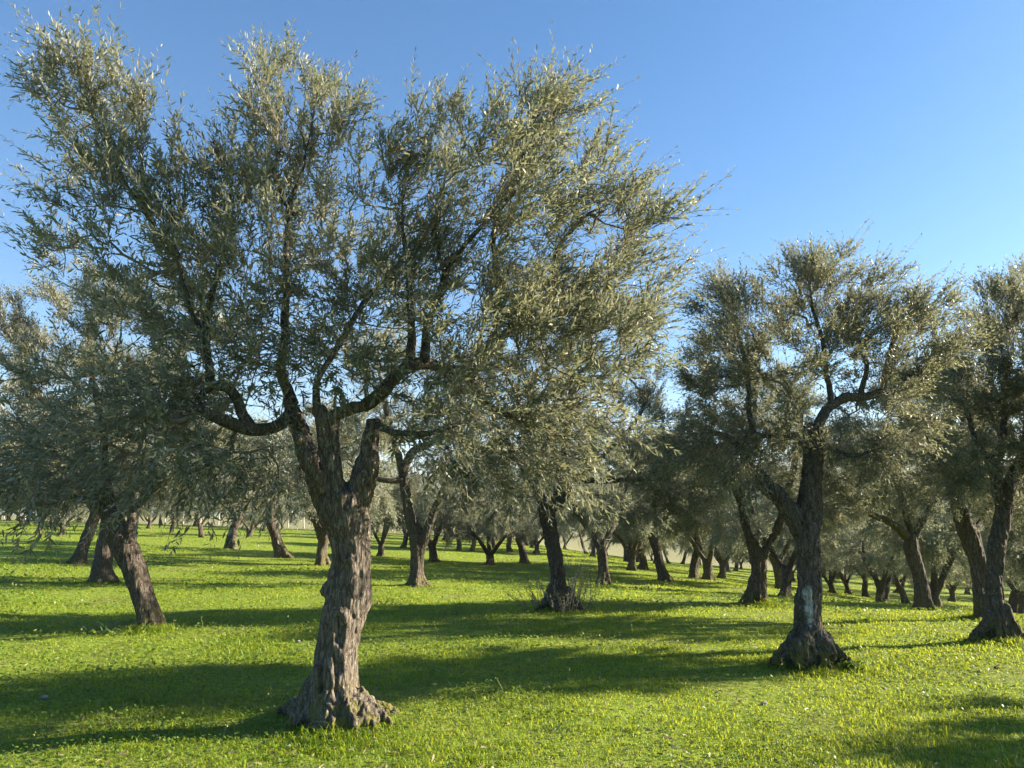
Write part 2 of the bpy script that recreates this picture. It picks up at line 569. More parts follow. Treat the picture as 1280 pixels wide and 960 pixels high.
def olive(base, stems, limbs, blobs, prm, seed, label, group, voxel=.012, amp=1.0, flare=.8, roots=5, flare_h=.16,
          extra=None, bark=None, mleaf=None, seg=28, roots_px=(), carve_px=(), slim=1.0, smooth_it=3):
    """stems: chains merged into one trunk surface; limbs: chains that are limbs of their own; all rows x,y,z,r in world"""
    base = np.asarray(base, float)
    root = empty('olive_tree', base)
    tag(root, label, 'olive tree', group)
    loc = lambda ch, q=1.0: [[c[0] - base[0], c[1] - base[1], c[2] - base[2], c[3] * q] for c in ch]
    g = Geo()
    S = [loc(c, slim) for c in stems]
    for q, c in enumerate(S):
        low = c[0][2] < .25
        if low:
            c = [[c[0][0] - (c[1][0] - c[0][0]) * .05, c[0][1], c[0][2] - .22, c[0][3] * 1.02]] + c
        bark_tube(g, c, .03, 56 if voxel < .016 else 32, seed + q, flare if low else 0, roots, flare_h, ground=0)
    if extra: extra(g)
    for q, ch in enumerate(roots_px):                      # buttress roots, given by their lines of sight
        c = px_chain([(x, y, base[1] + o, r) for x, y, o, r in ch])
        e = c[-1]; c.append([e[0] + (e[0] - c[-2][0]) * .4, e[1], base[2] - .15, e[3] * .7])
        bark_tube(g, loc(c, .8), .03, 20, seed + 70 + q, 0, lobes=.16)
    cv = [(at(x0, y0, base[1] + o) - base, at(x1, y1, base[1] + o) - base, w_, d_) for x0, y0, x1, y1, o, w_, d_ in carve_px]
    me = remesh_bark(g, voxel, seed, amp, smooth_it=smooth_it, carve=cv)
    me.materials.append(bark or M_BARK)
    link('trunk', me, root)
    Ls = [loc(c, .8 if prm is not FAR else 1) for c in limbs]
    tipb = []
    for c in Ls:
        if c[-1][3] < .03:
            c[-1][3] *= .4
            tipb.append((np.array(c[-1][:3]) + base, (.22, .22, .25), .10))
            tipb.append((np.array(c[-2][:3]) * .6 + np.array(c[-1][:3]) * .4 + base, (.22, .22, .25), .08))
    blobs = list(blobs) + (tipb if prm is not FAR else [])
    for q, c in enumerate(Ls):
        g = Geo()
        Q = resample(c, .04)
        rng = np.random.default_rng(seed + 50 + q)
        Q[1:, :3] += np.cumsum(rng.normal(size=(len(Q) - 1, 3)) * .004, 0)
        pq = np.random.default_rng(seed + 90 + q).uniform(0, 6.28, 3)

        def mod(P, r, a):
            A = a[None]; s = np.arange(len(P))[:, None] * .04
            pts = np.stack([np.cos(A) * 1.5 + 0 * s, np.sin(A) * 1.5 + 0 * s, s * 5 + 0 * A], -1).reshape(-1, 3)
            nz = vnoise(pts + q * 7.3, seed + 3).reshape(len(P), -1)
            nz2 = vnoise(pts * 3 + q * 3.3, seed + 5).reshape(len(P), -1)
            return r[:, None] * (1 + .10 * np.sin(2 * A + pq[0] + s * 3) + .20 * nz + .09 * nz2)
        tube(g, Q[:, :3], Q[:, 3], seg if Q[:, 3].max() > .03 else 12, mod)
        link('limb', g.mesh('limb', [M_LIMB], True), root)
    nodes = np.vstack([resample(c, .06) for c in Ls] + [resample(c, .06)[-6:] for c in S]) if Ls else np.vstack([resample(c, .06)[-8:] for c in S])
    bl = [(np.asarray(b[0]) - base, np.asarray(b[1], float), b[2]) for b in blobs]
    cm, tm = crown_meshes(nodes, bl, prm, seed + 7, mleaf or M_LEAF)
    cr = link('crown', cm, root)
    tw = link('twigs', tm, cr); tw['kind'] = 'stuff'
    return root


def pb(items, depth, dj=.5, seed=0, squash=.9):
    """crown clumps: (px,py,radius m[,depth offset]) -> centre, radii, weight"""
    rng = np.random.default_rng(seed)
    out = []
    for it in items:
        px, py, r = it[:3]
        d = depth + (it[3] if len(it) > 3 else rng.uniform(-dj, dj))
        out.append((at(px, py, d), (r, r * 1.1, r * squash), r ** 2.2))
    return out


# ============================================================ the front tree
def front_tree():
    b = on_ground(425, 905); D = b[1]
    c = lambda rows: px_chain([(x, y, D + o, r) for x, y, o, r in rows])
    trunk = c([(424, 906, 0, 47), (420, 880, 0, 40), (418, 850, 0, 33), (419, 815, 0, 30), (424, 780, 0, 30), (433, 742, 0, 32), (439, 700, 0, 28), (437, 665, 0, 30), (432, 640, 0, 34), (428, 618, 0, 33)])
    c2 = lambda rows: [[x, y, z, r * .86] for x, y, z, r in c(rows)]
    stemA = c2([(418, 650, .03, 24), (402, 610, .05, 25), (388, 575, .10, 20), (376, 540, .14, 17), (366, 512, .18, 15), (360, 498, .2, 13)])
    stemB = c2([(426, 640, -.04, 24), (417, 600, -.06, 20), (412, 565, -.08, 18), (411, 535, -.1, 17), (420, 518, -.12, 13), (438, 511, -.14, 12), (458, 507, -.15, 11)])
    stub = c2([(411, 545, -.1, 15), (404, 522, -.12, 15), (396, 508, -.12, 13)])
    stemC = c2([(440, 645, 0, 24), (452, 605, -.02, 23), (461, 572, -.02, 19), (465, 545, -.02, 17), (467, 524, -.02, 15)])
    stub2 = c2([(403, 615, -.1, 10), (392, 585, -.2, 12), (380, 560, -.25, 11), (372, 545, -.3, 9)])

    def extra(g):                                            # burl on the left and root knuckles
        for px, py, rr, dy in ((409, 738, .075, -.05), (375, 888, .085, -.06), (400, 872, .06, -.14), (437, 700, .06, -.14)):
            p = at(px, py, D + dy) - b
            tube(g, np.array([p + [0, 0, -rr], p + [0, 0, -rr * .6], p, p + [0, 0, rr * .6], p + [0, 0, rr]]), np.array([.3, .8, 1, .75, .2]) * rr, 20)
    limbs = [
        c([(362, 520, .18, 12), (345, 535, .0, 11), (318, 540, -.2, 11), (285, 528, -.35, 10), (250, 512, -.5, 7), (200, 505, -.6, 4)]),
        c([(318, 538, -.2, 9), (302, 515, -.2, 9), (297, 495, -.25, 8), (282, 482, -.3, 8), (268, 478, -.3, 7), (265, 455, -.3, 6), (263, 405, -.25, 5), (275, 360, -.2, 4.4), (285, 325, -.2, 4), (291, 280, -.2, 3), (300, 220, -.2, 2)]),
        c([(264, 415, -.27, 4.5), (240, 395, -.3, 4), (229, 350, -.35, 3.2), (222, 300, -.4, 2.6), (212, 230, -.4, 2)]),
        c([(225, 330, -.37, 3), (190, 280, -.35, 2.6), (150, 210, -.3, 2.2), (120, 150, -.3, 1.8), (104, 90, -.3, 1.2)]),
        c([(185, 275, -.35, 2.2), (180, 210, -.3, 1.8), (172, 140, -.3, 1.2)]),
        c([(270, 480, -.3, 6), (255, 490, -.35, 6), (244, 502, -.4, 4)]),
        c([(366, 505, .2, 10), (352, 470, .3, 7), (357, 430, .35, 6), (362, 370, .35, 5.4), (366, 310, .35, 5), (369, 262, .35, 4), (385, 220, .35, 2.6), (395, 170, .35, 1.8)]),
        c([(368, 270, .35, 3.4), (350, 240, .35, 2.6), (338, 190, .3, 2)]),
        c([(396, 512, -.12, 8), (400, 470, -.1, 5), (425, 425, .0, 4.4), (450, 385, .1, 4), (475, 355, .15, 3), (500, 330, .2, 2)]),
        c([(455, 508, -.15, 10), (478, 488, -.05, 10), (496, 464, .1, 10), (520, 452, .3, 9.5), (555, 458, .5, 8.5), (590, 462, .6, 8), (612, 440, .6, 7), (640, 410, .6, 6), (668, 396, .7, 5), (705, 390, .8, 4), (745, 392, .9, 3)]),
        c([(512, 452, .25, 8), (513, 415, .2, 6), (509, 375, .15, 5), (507, 335, .1, 4), (500, 280, .1, 2.6), (498, 220, .1, 1.8)]),
        c([(530, 452, .35, 8), (535, 410, .35, 6), (546, 380, .35, 5), (560, 345, .35, 4.4), (582, 310, .4, 4), (612, 275, .4, 3.4), (640, 245, .45, 2.8), (662, 200, .5, 2)]),
        c([(548, 378, .35, 4), (555, 350, .3, 3), (546, 325, .25, 2.6), (540, 280, .2, 2)]),
        c([(606, 445, .6, 7), (622, 400, .55, 5), (621, 350, .5, 4.6), (617, 300, .5, 4), (628, 255, .5, 3.4), (655, 200, .5, 2.6), (672, 140, .5, 1.8)]),
        c([(690, 392, .75, 4.6), (692, 345, .7, 3.8), (695, 310, .7, 3.2), (725, 275, .7, 2.6), (765, 250, .7, 1.8)]),
        c([(590, 462, .6, 7), (600, 500, .5, 5), (640, 525, .4, 4), (690, 520, .3, 2.6)]),
        c([(466, 528, -.02, 8), (490, 540, -.3, 5), (530, 540, -.6, 4), (570, 530, -.7, 2.5)]),
    ]
    bl = pb([(100, 85, .14), (70, 120, .14), (130, 150, .22), (175, 150, .16), (150, 90, .1), (90, 160, .14), (95, 220, .26), (150, 210, .32), (200, 190, .14), (120, 300, .34), (215, 300, .24), (60, 320, .26), (180, 340, .38),
             (320, 100, .16), (355, 95, .2), (400, 110, .24), (340, 150, .3), (410, 170, .34), (360, 230, .42), (430, 240, .26), (310, 320, .42), (400, 310, .42),
             (515, 140, .1), (505, 200, .26), (560, 175, .32), (610, 160, .26), (545, 250, .38), (500, 310, .4), (600, 235, .40), (590, 330, .4),
             (690, 130, .2), (650, 150, .2), (718, 130, .13), (690, 190, .3), (655, 260, .4), (735, 220, .28), (755, 200, .12), (720, 310, .45), (785, 265, .26), (825, 275, .16), (795, 335, .36), (650, 380, .35), (740, 400, .42), (815, 375, .22),
             (450, 410, .35), (360, 410, .4), (250, 400, .4), (180, 430, .4, -.5), (545, 405, .3), (690, 450, .42), (770, 440, .38), (620, 490, .3), (560, 500, .26, -.4),
             (330, 480, .36, -.4), (250, 480, .38, -.5), (180, 510, .36, -.6), (250, 550, .30, -.7), (320, 590, .2, -.6), (150, 560, .26, -.8), (70, 600, .2, -1.0), (440, 470, .28), (690, 520, .4, -.2), (740, 500, .35, -.3), (640, 560, .3, -.3), (60, 470, .32, -.6), (20, 560, .26, -.8), (110, 540, .3, -.8), (200, 600, .2, -.8), (280, 600, .22, -.7), (30, 610, .18, -1.0), (300, 540, .3, -.5), (210, 560, .28, -.7), (710, 570, .3, -.2),
             (480, 370, .36), (420, 360, .36), (470, 440, .3), (310, 430, .36), (250, 330, .3), (390, 460, .3), (520, 490, .26, -.4), (340, 370, .3), (160, 250, .25), (600, 430, .34, -.5), (660, 400, .3, -.4), (560, 460, .3, -.6), (620, 380, .3, -.4), (700, 420, .3, -.3), (480, 470, .25, -.4)],
            D + .1, .7, 3)
    return olive(b, [trunk, stemA, stemB, stemC, stub, stub2], limbs, bl, NEAR, 101,
                 'large front olive tree with thick gnarled trunk, standing nearest the viewer', None, voxel=.0085, amp=1.1, slim=.85, flare=.5, roots=5, flare_h=.085, smooth_it=7, extra=extra,
                 roots_px=[[(446, 862, .03, 14), (458, 878, 0, 13), (473, 892, -.04, 10), (488, 907, -.08, 6)], [(398, 850, 0, 14), (386, 872, -.05, 14), (373, 895, -.1, 12), (364, 908, -.12, 8)],
                           [(425, 860, -.06, 16), (434, 885, -.12, 16), (442, 908, -.2, 13)], [(405, 860, -.06, 17), (404, 884, -.12, 17), (400, 910, -.2, 14)], [(445, 868, -.02, 13), (458, 888, -.08, 12), (468, 908, -.14, 9)],
                           [(425, 870, .1, 14), (470, 885, .2, 12), (500, 895, .3, 7)], [(400, 870, .1, 14), (372, 882, .2, 12), (350, 890, .3, 7)]],
                 carve_px=[(421, 775, 419, 850, -.24, .028, .11), (440, 728, 430, 772, -.24, .02, .05), (398, 838, 399, 862, -.2, .018, .06), (446, 770, 450, 830, -.2, .018, .04), (414, 655, 420, 700, -.22, .02, .03),
                           (421, 650, 421, 655, -.25, .025, .06), (392, 560, 404, 590, -.05, .02, .06)])


def tree_from(basepx, trunk, limbs, blobs, seed, label, group=None, stems=(), prm=MID, flare=.55, **kw):
    """a middle-distance tree given by its lines of sight; offsets are metres behind the base"""
    b = on_ground(*basepx)
    if 'depth' in kw:
        b = at(*basepx, kw.pop('depth')); b[2] = gz(b[0], b[1])
    D = b[1]
    c = lambda rows: px_chain([(x, y, D + o, r) for x, y, o, r in rows])
    bl = pb(blobs, D, kw.pop('dj', .9), seed)
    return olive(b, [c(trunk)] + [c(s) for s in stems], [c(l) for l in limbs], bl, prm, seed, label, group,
                 voxel=kw.pop('voxel', .016), flare=flare, seg=14, slim=kw.pop('slim', .76), bark=kw.pop('bark', M_BARK2), **kw), b


front_tree()

# right-hand tree with the whitewashed patch
def knobs(basepx, items):
    def extra(g):
        b = on_ground(*basepx)
        for px, py, rr, dy in items:
            p = at(px, py, b[1] + dy) - b
            tube(g, np.array([p + [0, 0, -rr], p + [0, 0, -rr * .6], p, p + [0, 0, rr * .6], p + [0, 0, rr]]), np.array([.3, .8, 1, .75, .2]) * rr, 18)
    return extra

b10 = on_ground(1015, 832)
M_BARK_WHITE = bark_material('olive_bark_whitewashed', (.03, .025, .02), (.085, .07, .055), (.19, .165, .135), moss=1.0,
                             white=((float(at(1005, 750, b10[1])[0] - b10[0]), .0, float(at(1005, 752, b10[1])[2] - b10[2])), (.058, .26)), scale=.8)
tree_from((1015, 832),
          [(1016, 832, 0, 26), (1012, 800, 0, 21), (1009, 770, 0, 18), (1010, 730, 0, 17), (1011, 690, 0, 17), (1010, 655, 0, 18), (1013, 620, 0, 15), (1016, 580, 0, 14), (1017, 550, 0, 13), (1016, 530, 0, 12)],
          [[(1018, 540, 0, 9), (1032, 515, .1, 7.5), (1055, 500, .2, 7), (1080, 498, .3, 6), (1110, 489, .4, 5), (1135, 488, .5, 3.4), (1160, 470, .5, 2.5)],
           [(1040, 508, .1, 5), (1034, 465, .1, 4), (1028, 425, 0, 3.5), (1016, 385, 0, 2.6), (1010, 350, 0, 2)],
           [(1075, 496, .3, 5), (1080, 460, .3, 4), (1070, 435, .3, 3), (1066, 400, .3, 2)],
           [(1105, 490, .4, 4), (1110, 450, .4, 3), (1125, 410, .3, 2.4), (1140, 390, .3, 1.6)],
           [(938, 588, .1, 7), (925, 560, .2, 6), (905, 545, .3, 5), (880, 545, .4, 3)],
           [(945, 570, .1, 6), (940, 530, .1, 5), (936, 480, .1, 3.6), (925, 430, .1, 3), (915, 385, .1, 2)],
           [(1008, 560, 0, 4), (990, 546, -.1, 4), (965, 545, -.2, 3.5), (940, 552, -.2, 2)],
           [(1020, 545, 0, 4), (1040, 560, -.2, 4), (1070, 568, -.4, 3), (1100, 560, -.5, 2)]],
          [(1032, 325, .26), (1018, 345, .28), (1042, 365, .3), (1030, 420, .4), (1105, 365, .2), (1130, 390, .24), (1090, 400, .3), (1180, 380, .2), (1160, 410, .28), (1100, 450, .38), (1150, 450, .34), (905, 362, .2), (925, 390, .26), (955, 355, .18), (890, 400, .22), (930, 450, .36), (880, 470, .36), (865, 540, .36), (910, 570, .36), (970, 450, .3), (985, 400, .25), (960, 520, .36), (930, 600, .26), (1060, 540, .36), (1120, 530, .3), (850, 560, .25), (1075, 490, .32), (1065, 400, .32), (975, 400, .28), (1185, 430, .3), (1000, 480, .3), (1140, 490, .3), (940, 400, .24), (1050, 450, .32)],
          210, 'olive tree with a pale whitewash patch low on its trunk and wide mossy base', roots_px=[[(1018, 790, -.05, 11), (1038, 808, -.1, 10), (1055, 825, -.12, 9), (1070, 838, -.15, 6)], [(1000, 790, -.05, 11), (985, 808, -.08, 10), (972, 822, -.1, 9), (962, 833, -.1, 5)], [(1008, 790, -.15, 11), (1005, 815, -.22, 9), (1001, 840, -.3, 5)], [(1020, 800, -.15, 9), (1030, 820, -.22, 8), (1040, 842, -.3, 4)]],
          carve_px=[(1004, 785, 1006, 800, -.35, .03, .08), (990, 808, 992, 835, -.3, .03, .09), (1018, 805, 1020, 838, -.4, .03, .09), (1042, 822, 1046, 840, -.25, .025, .06), (1011, 600, 1006, 660, -.2, .03, .05), (1013, 690, 1020, 750, -.2, .02, .03)], amp=1.4,
          stems=[[(1004, 665, 0, 14), (990, 640, 0, 13), (972, 618, .03, 13), (955, 603, .06, 12), (940, 585, .1, 10)]],
          prm=dict(MID, branches=440, shoots=4900, leaf_len=(.045, .068), leaf_w=.26, low=2.5), bark=M_BARK_WHITE, slim=.9, voxel=.011, flare=.55, roots=6, flare_h=.14, dj=.8,
          extra=knobs((1015, 832), [(985, 815, .13, -.05), (1003, 812, .15, -.2), (1028, 815, .16, -.15), (1045, 825, .14, 0), (1060, 833, .10, .05), (1012, 790, .13, -.08), (1030, 800, .11, 0), (975, 828, .10, -.05)]))

# leaning tree at the left
tree_from((186, 786), [(188, 787, 0, 19), (184, 765, 0, 17), (175, 735, 0, 17), (165, 705, 0, 18), (154, 680, 0, 19), (146, 660, 0, 17), (140, 645, 0, 14)],
          [[(136, 650, 0, 9), (118, 620, .1, 8), (95, 590, .1, 6), (60, 560, .1, 4), (20, 540, .2, 2.5)], [(142, 648, 0, 9), (135, 600, .1, 7), (130, 540, .2, 5), (120, 480, .2, 4), (110, 420, .2, 2.5)],
           [(160, 645, 0, 8), (175, 600, 0, 6), (195, 560, 0, 5), (215, 500, .1, 4), (220, 440, .1, 2.5)], [(165, 640, 0, 6), (195, 610, -.3, 5), (235, 590, -.5, 4), (270, 575, -.6, 2.5)],
           [(120, 625, .1, 6), (90, 620, -.4, 5), (50, 600, -.7, 3.5), (0, 590, -.9, 2)]],
          [(60, 390, .6), (130, 380, .6), (200, 410, .6), (20, 440, .7), (100, 470, .8), (180, 490, .8), (240, 520, .7), (30, 540, .8), (120, 560, .8), (210, 580, .6), (270, 570, .5), (60, 600, .5), (-40, 470, .8), (-60, 560, .8), (150, 600, .45), (0, 600, .5), (250, 610, .4), (50, 560, .8), (130, 520, .9), (200, 540, .8), (90, 600, .6), (-40, 610, .5), (300, 590, .4), (20, 400, .5)],
          220, 'left olive tree whose split trunk leans strongly to the left from its base', stems=[[(158, 690, 0, 12), (164, 665, -.02, 10), (166, 640, -.03, 8)]], flare=.3, prm=dict(MID, shoots=8500, branches=520))

# tree with shoots round its base, in the middle
t8, b8 = tree_from((700, 764), [(700, 765, 0, 21), (698, 745, 0, 15), (696, 715, 0, 13), (690, 680, 0, 13), (685, 650, 0, 13), (682, 630, 0, 14)],
          [[(680, 632, 0, 9), (668, 605, .1, 7), (645, 570, .2, 5), (620, 530, .3, 3.5), (600, 490, .3, 2)], [(690, 632, 0, 8), (698, 600, .1, 6), (705, 550, .2, 5), (710, 490, .3, 4), (705, 430, .3, 2.4)],
           [(692, 635, 0, 6), (720, 605, -.1, 5), (755, 570, -.2, 4), (790, 530, -.2, 3), (810, 490, -.2, 2)], [(700, 610, .1, 4), (735, 600, .4, 4), (780, 600, .6, 3), (830, 600, .8, 2)]],
          [(640, 540, .8), (600, 570, .6), (700, 560, .8), (760, 560, .8), (820, 580, .6), (700, 470, .9), (780, 470, .8), (620, 480, .7), (730, 400, .7), (820, 500, .6), (570, 530, .5), (660, 420, .7), (800, 410, .5), (620, 615, .55), (780, 620, .6), (830, 625, .5), (740, 625, .4), (650, 600, .5), (580, 600, .5), (840, 570, .5)],
          230, 'olive tree with grey shoots sprouting round its flared base, right of the front trunk', flare=.35, amp=1.4, roots_px=[[(694, 730, 0, 9), (684, 750, -.1, 8), (668, 766, -.2, 5)], [(704, 735, 0, 9), (715, 752, -.1, 8), (732, 766, -.2, 4)], [(698, 740, -.1, 8), (698, 768, -.35, 6)]], carve_px=[(704, 735, 706, 765, -.3, .03, .08), (690, 745, 688, 766, -.3, .03, .08)], prm=dict(MID, shoots=7000, branches=480))

# forked tree right behind the front trunk
tree_from((521, 733), [(521, 734, 0, 17), (521, 715, 0, 12), (522, 695, 0, 11), (520, 675, 0, 11), (514, 655, 0, 9), (508, 625, 0, 8), (505, 600, 0, 8), (502, 580, 0, 7)],
          [[(503, 590, 0, 7), (515, 565, 0, 6), (535, 555, 0, 5.5), (560, 545, 0, 4), (590, 540, 0, 2)], [(502, 585, 0, 6), (492, 550, 0, 5), (480, 500, .2, 4), (470, 450, .2, 2)], [(552, 620, 0, 6), (565, 590, .3, 5), (585, 550, .5, 3.5), (600, 500, .6, 2)], [(506, 600, 0, 5), (480, 600, -.3, 4), (450, 590, -.5, 3)]],
          [(500, 520, .9), (450, 540, .9), (560, 540, .9), (600, 580, .7), (420, 580, .7), (480, 460, 1.), (560, 470, .9), (620, 530, .7), (400, 540, .8), (530, 580, .5), (450, 620, .7), (580, 620, .7), (620, 640, .5), (400, 620, .6), (540, 610, .5), (650, 590, .6)],
          240, 'dark olive tree forking into two stems just right of the front trunk', stems=[[(524, 690, 0, 9), (535, 660, 0, 8), (545, 635, 0, 7), (558, 610, 0, 6)]], flare=.8, prm=dict(MID, shoots=5600))

# forked tree behind the whitewashed one
tree_from((946, 757), [(946, 758, 0, 22), (946, 735, 0, 15), (948, 712, 0, 12), (946, 695, 0, 11), (937, 672, 0, 7.5), (930, 645, 0, 7.5), (920, 612, 0, 6)],
          [[(925, 622, 0, 7), (905, 590, .2, 6), (880, 560, .3, 4), (850, 530, .4, 2.4)], [(978, 640, .1, 7), (990, 600, .3, 5), (1000, 550, .4, 4), (1005, 500, .4, 2)], [(926, 620, 0, 6), (935, 570, .3, 5), (945, 510, .5, 3.5), (940, 450, .6, 2)]],
          [(900, 560, .7), (860, 590, .6), (940, 560, .8), (990, 570, .7), (920, 500, .7), (980, 500, .7), (840, 560, .5), (1040, 580, .6), (900, 610, .4), (870, 630, .5), (1040, 630, .5), (830, 610, .5), (900, 460, .6)],
          250, 'olive tree forking low into a V, half behind the whitewashed trunk', amp=1.7, roots_px=[[(941, 735, 0, 8), (932, 748, -.06, 6), (918, 758, -.1, 3)], [(950, 735, 0, 8), (957, 748, -.1, 6), (966, 760, -.2, 3)]], carve_px=[(951, 690, 947, 750, -.25, .03, .1)], stems=[[(949, 702, 0, 8), (958, 684, .03, 7), (970, 664, .06, 7), (979, 638, .1, 6.5)]], flare=.28, roots=6, flare_h=.12)

# slim curved tree at the right
tree_from((1154, 762), [(1156, 763, 0, 17), (1153, 745, 0, 13), (1149, 720, 0, 11), (1143, 700, 0, 11), (1139, 680, 0, 11), (1140, 668, 0, 9)],
          [[(1140, 675, 0, 6), (1136, 655, 0, 5), (1125, 620, .2, 4), (1110, 570, .3, 2.5)], [(1142, 672, 0, 6.5), (1152, 650, 0, 5.5), (1160, 635, 0, 5), (1180, 600, .2, 4), (1185, 560, .3, 2)], [(1135, 672, 0, 6), (1115, 655, -.2, 6), (1090, 645, -.3, 5), (1065, 630, -.4, 4.5), (1040, 608, -.5, 3.5), (1020, 600, -.5, 2)]],
          [(1100, 580, .6), (1150, 550, .7), (1180, 590, .6), (1080, 610, .5), (1120, 620, .5), (1200, 560, .6), (1060, 560, .6), (1040, 620, .4), (1130, 500, .6), (1190, 500, .5), (1210, 610, .4)],
          260, 'slim olive tree with an S-curved trunk, between the whitewashed tree and the right edge', flare=.4)

# big tree at the right edge and the leaning one behind it
tree_from((1250, 800), [(1252, 802, 0, 22), (1247, 780, 0, 18), (1243, 750, 0, 14), (1243, 715, 0, 13), (1246, 680, 0, 13.5), (1252, 650, 0, 14), (1259, 628, 0, 14)],
          [[(1258, 625, 0, 11), (1268, 595, 0, 10), (1290, 570, .1, 9), (1320, 555, .2, 7), (1360, 540, .3, 4)], [(1246, 600, 0, 9), (1240, 575, 0, 8), (1225, 568, 0, 5), (1210, 580, -.2, 4), (1200, 600, -.3, 2.4)], [(1242, 590, 0, 7), (1255, 540, .1, 5), (1258, 480, .2, 4), (1250, 420, .2, 2)], [(1240, 580, 0, 6), (1215, 545, .2, 4), (1205, 500, .2, 3), (1195, 470, .2, 2)], [(1280, 575, .1, 6), (1290, 520, .2, 4), (1285, 450, .2, 2.4)]],
          [(1255, 385, .4), (1225, 420, .36), (1280, 430, .5), (1240, 480, .5), (1300, 480, .6), (1200, 500, .4), (1230, 540, .5), (1290, 540, .6), (1195, 560, .4), (1350, 480, .7), (1340, 560, .7), (1380, 520, .7), (1220, 590, .3), (1320, 400, .5), (1270, 370, .3)],
          270, 'stout dark olive tree with flared roots at the right edge', stems=[[(1252, 650, 0, 11), (1249, 620, 0, 10), (1244, 595, 0, 9), (1240, 578, 0, 7)]], flare=.4, amp=1.4, roots_px=[[(1238, 765, -.03, 10), (1229, 786, -.06, 9), (1212, 802, -.06, 6)], [(1256, 755, -.05, 8), (1268, 778, -.1, 7), (1280, 798, -.12, 5)], [(1246, 770, -.08, 7), (1248, 803, -.16, 4)]], carve_px=[(1258, 755, 1262, 795, -.3, .03, .09), (1238, 780, 1237, 800, -.3, .03, .08)], prm=dict(MID, shoots=5600, branches=420))
tree_from((1229, 758), [(1230, 759, 0, 13), (1227, 740, 0, 11), (1222, 705, 0, 11), (1212, 670, 0, 12), (1200, 640, 0, 10), (1192, 615, 0, 9)],
          [[(1194, 620, 0, 7), (1180, 590, .1, 6), (1165, 560, .2, 5), (1150, 520, .3, 3)], [(1194, 625, 0, 6), (1215, 590, .3, 5), (1225, 540, .4, 4), (1230, 490, .4, 2)], [(1215, 675, 0, 5), (1225, 650, .3, 4), (1245, 620, .5, 3)]],
          [(1160, 560, .8), (1200, 560, .9), (1240, 580, .8), (1190, 500, .8), (1250, 520, .8), (1140, 600, .6), (1280, 590, .8), (1220, 620, .5)],
          280, 'leaning olive tree behind the stout one at the right edge', flare=.25, depth=12.6, slim=.9, prm=dict(MID, shoots=3800))

# two thick trunks standing behind the leaning left tree
tree_from((127, 729), [(127, 730, 0, 22), (127, 712, 0, 17), (130, 690, 0, 15), (133, 670, 0, 13), (136, 645, 0, 12)],
          [[(136, 650, 0, 8), (120, 610, .2, 6), (100, 560, .4, 4), (90, 510, .5, 2)], [(138, 648, 0, 8), (160, 610, .2, 6), (190, 570, .3, 4), (210, 520, .4, 2)]],
          [(100, 560, 1.2), (180, 560, 1.2), (140, 490, 1.3), (60, 590, .9), (230, 590, .9), (140, 600, .8)],
          290, 'olive tree with a twisted hollow trunk directly behind the leaning left tree', flare=.3, prm=dict(MID, shoots=3800), voxel=.022)
tree_from((98, 705), [(98, 705, 0, 14), (102, 690, 0, 10), (110, 668, 0, 9), (118, 645, 0, 8), (120, 635, 0, 7)],
          [[(118, 640, 0, 5), (100, 610, .3, 4), (80, 580, .4, 2.5)], [(120, 638, 0, 5), (140, 605, .3, 4), (155, 570, .4, 2.5)]],
          [(60, 590, 1.2), (120, 570, 1.5), (20, 590, 1.3), (170, 600, 1.0)],
          300, 'olive tree with a wide slanting base, leftmost of the three close trunks at left', flare=.6, prm=dict(MID, shoots=3800, leaf_len=(.06, .09), leaf_w=.28), voxel=.028)


# ------------------------------------------------------------------ background trees
def make_proto(seed, forks, lean, fork_h, tall):
    rng = np.random.default_rng(seed)
    r0 = .17
    top = np.array([lean * fork_h, rng.uniform(-.1, .1), fork_h])
    trunk = [[0, 0, 0, r0 * 1.05], [lean * .35 * fork_h + .04, .02, fork_h * .4, r0 * .86], [*top, r0 * .82]]
    stems, limbs, blobs = [trunk], [], []
    for k in range(forks):
        a = 2 * math.pi * (k + rng.uniform(-.25, .25)) / forks + seed
        d = np.array([math.cos(a), math.sin(a), 0])
        m1 = top + d * .28 + [0, 0, .32]
        m2 = top + d * rng.uniform(.5, .7) + [0, 0, .75]
        m3 = top + d * rng.uniform(.8, 1.1) + [0, 0, 1.3]
        m4 = m3 + d * .25 + [0, 0, rng.uniform(.7, 1.1) * tall]
        stems.append([[*(top - [0, 0, .1]), r0 * .6], [*m1, r0 * .5], [*m2, r0 * .42]])
        limbs.append([[*m1, r0 * .45], [*m2, r0 * .40], [*m3, r0 * .26], [*m4, .018]])
        for _ in range(2):
            s = m2 + rng.normal(size=3) * .1
            e = m2 + d * rng.uniform(.4, 1) + np.array([-d[1], d[0], 0]) * rng.uniform(-.9, .9) + [0, 0, rng.uniform(.1, .9)]
            limbs.append([[*m2, .06], [*(s * .5 + e * .5 + [0, 0, .15]), .04], [*e, .018]])
        for _ in range(3):
            c = top + d * rng.uniform(.6, 1.5) + np.array([-d[1], d[0], 0]) * rng.uniform(-.8, .8) + [0, 0, rng.uniform(.8, 2.4) * tall]
            r = rng.uniform(.6, .95)
            blobs.append((c, (r, r, r * .85), r ** 2))
    blobs.append((top + [0, 0, 1.6 * tall], (1.2, 1.2, .9), 1.5))
    blobs.append((top + [0, 0, 1.0], (1.7, 1.7, .4), 1.0))
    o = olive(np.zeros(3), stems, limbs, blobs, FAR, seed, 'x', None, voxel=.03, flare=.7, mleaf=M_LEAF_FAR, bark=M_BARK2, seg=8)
    return o


def copy_tree(o, parent=None):
    c = o.copy(); COL.objects.link(c)
    if parent is not None: c.parent = parent
    for ch in list(o.children):
        copy_tree(ch, c)
    return c


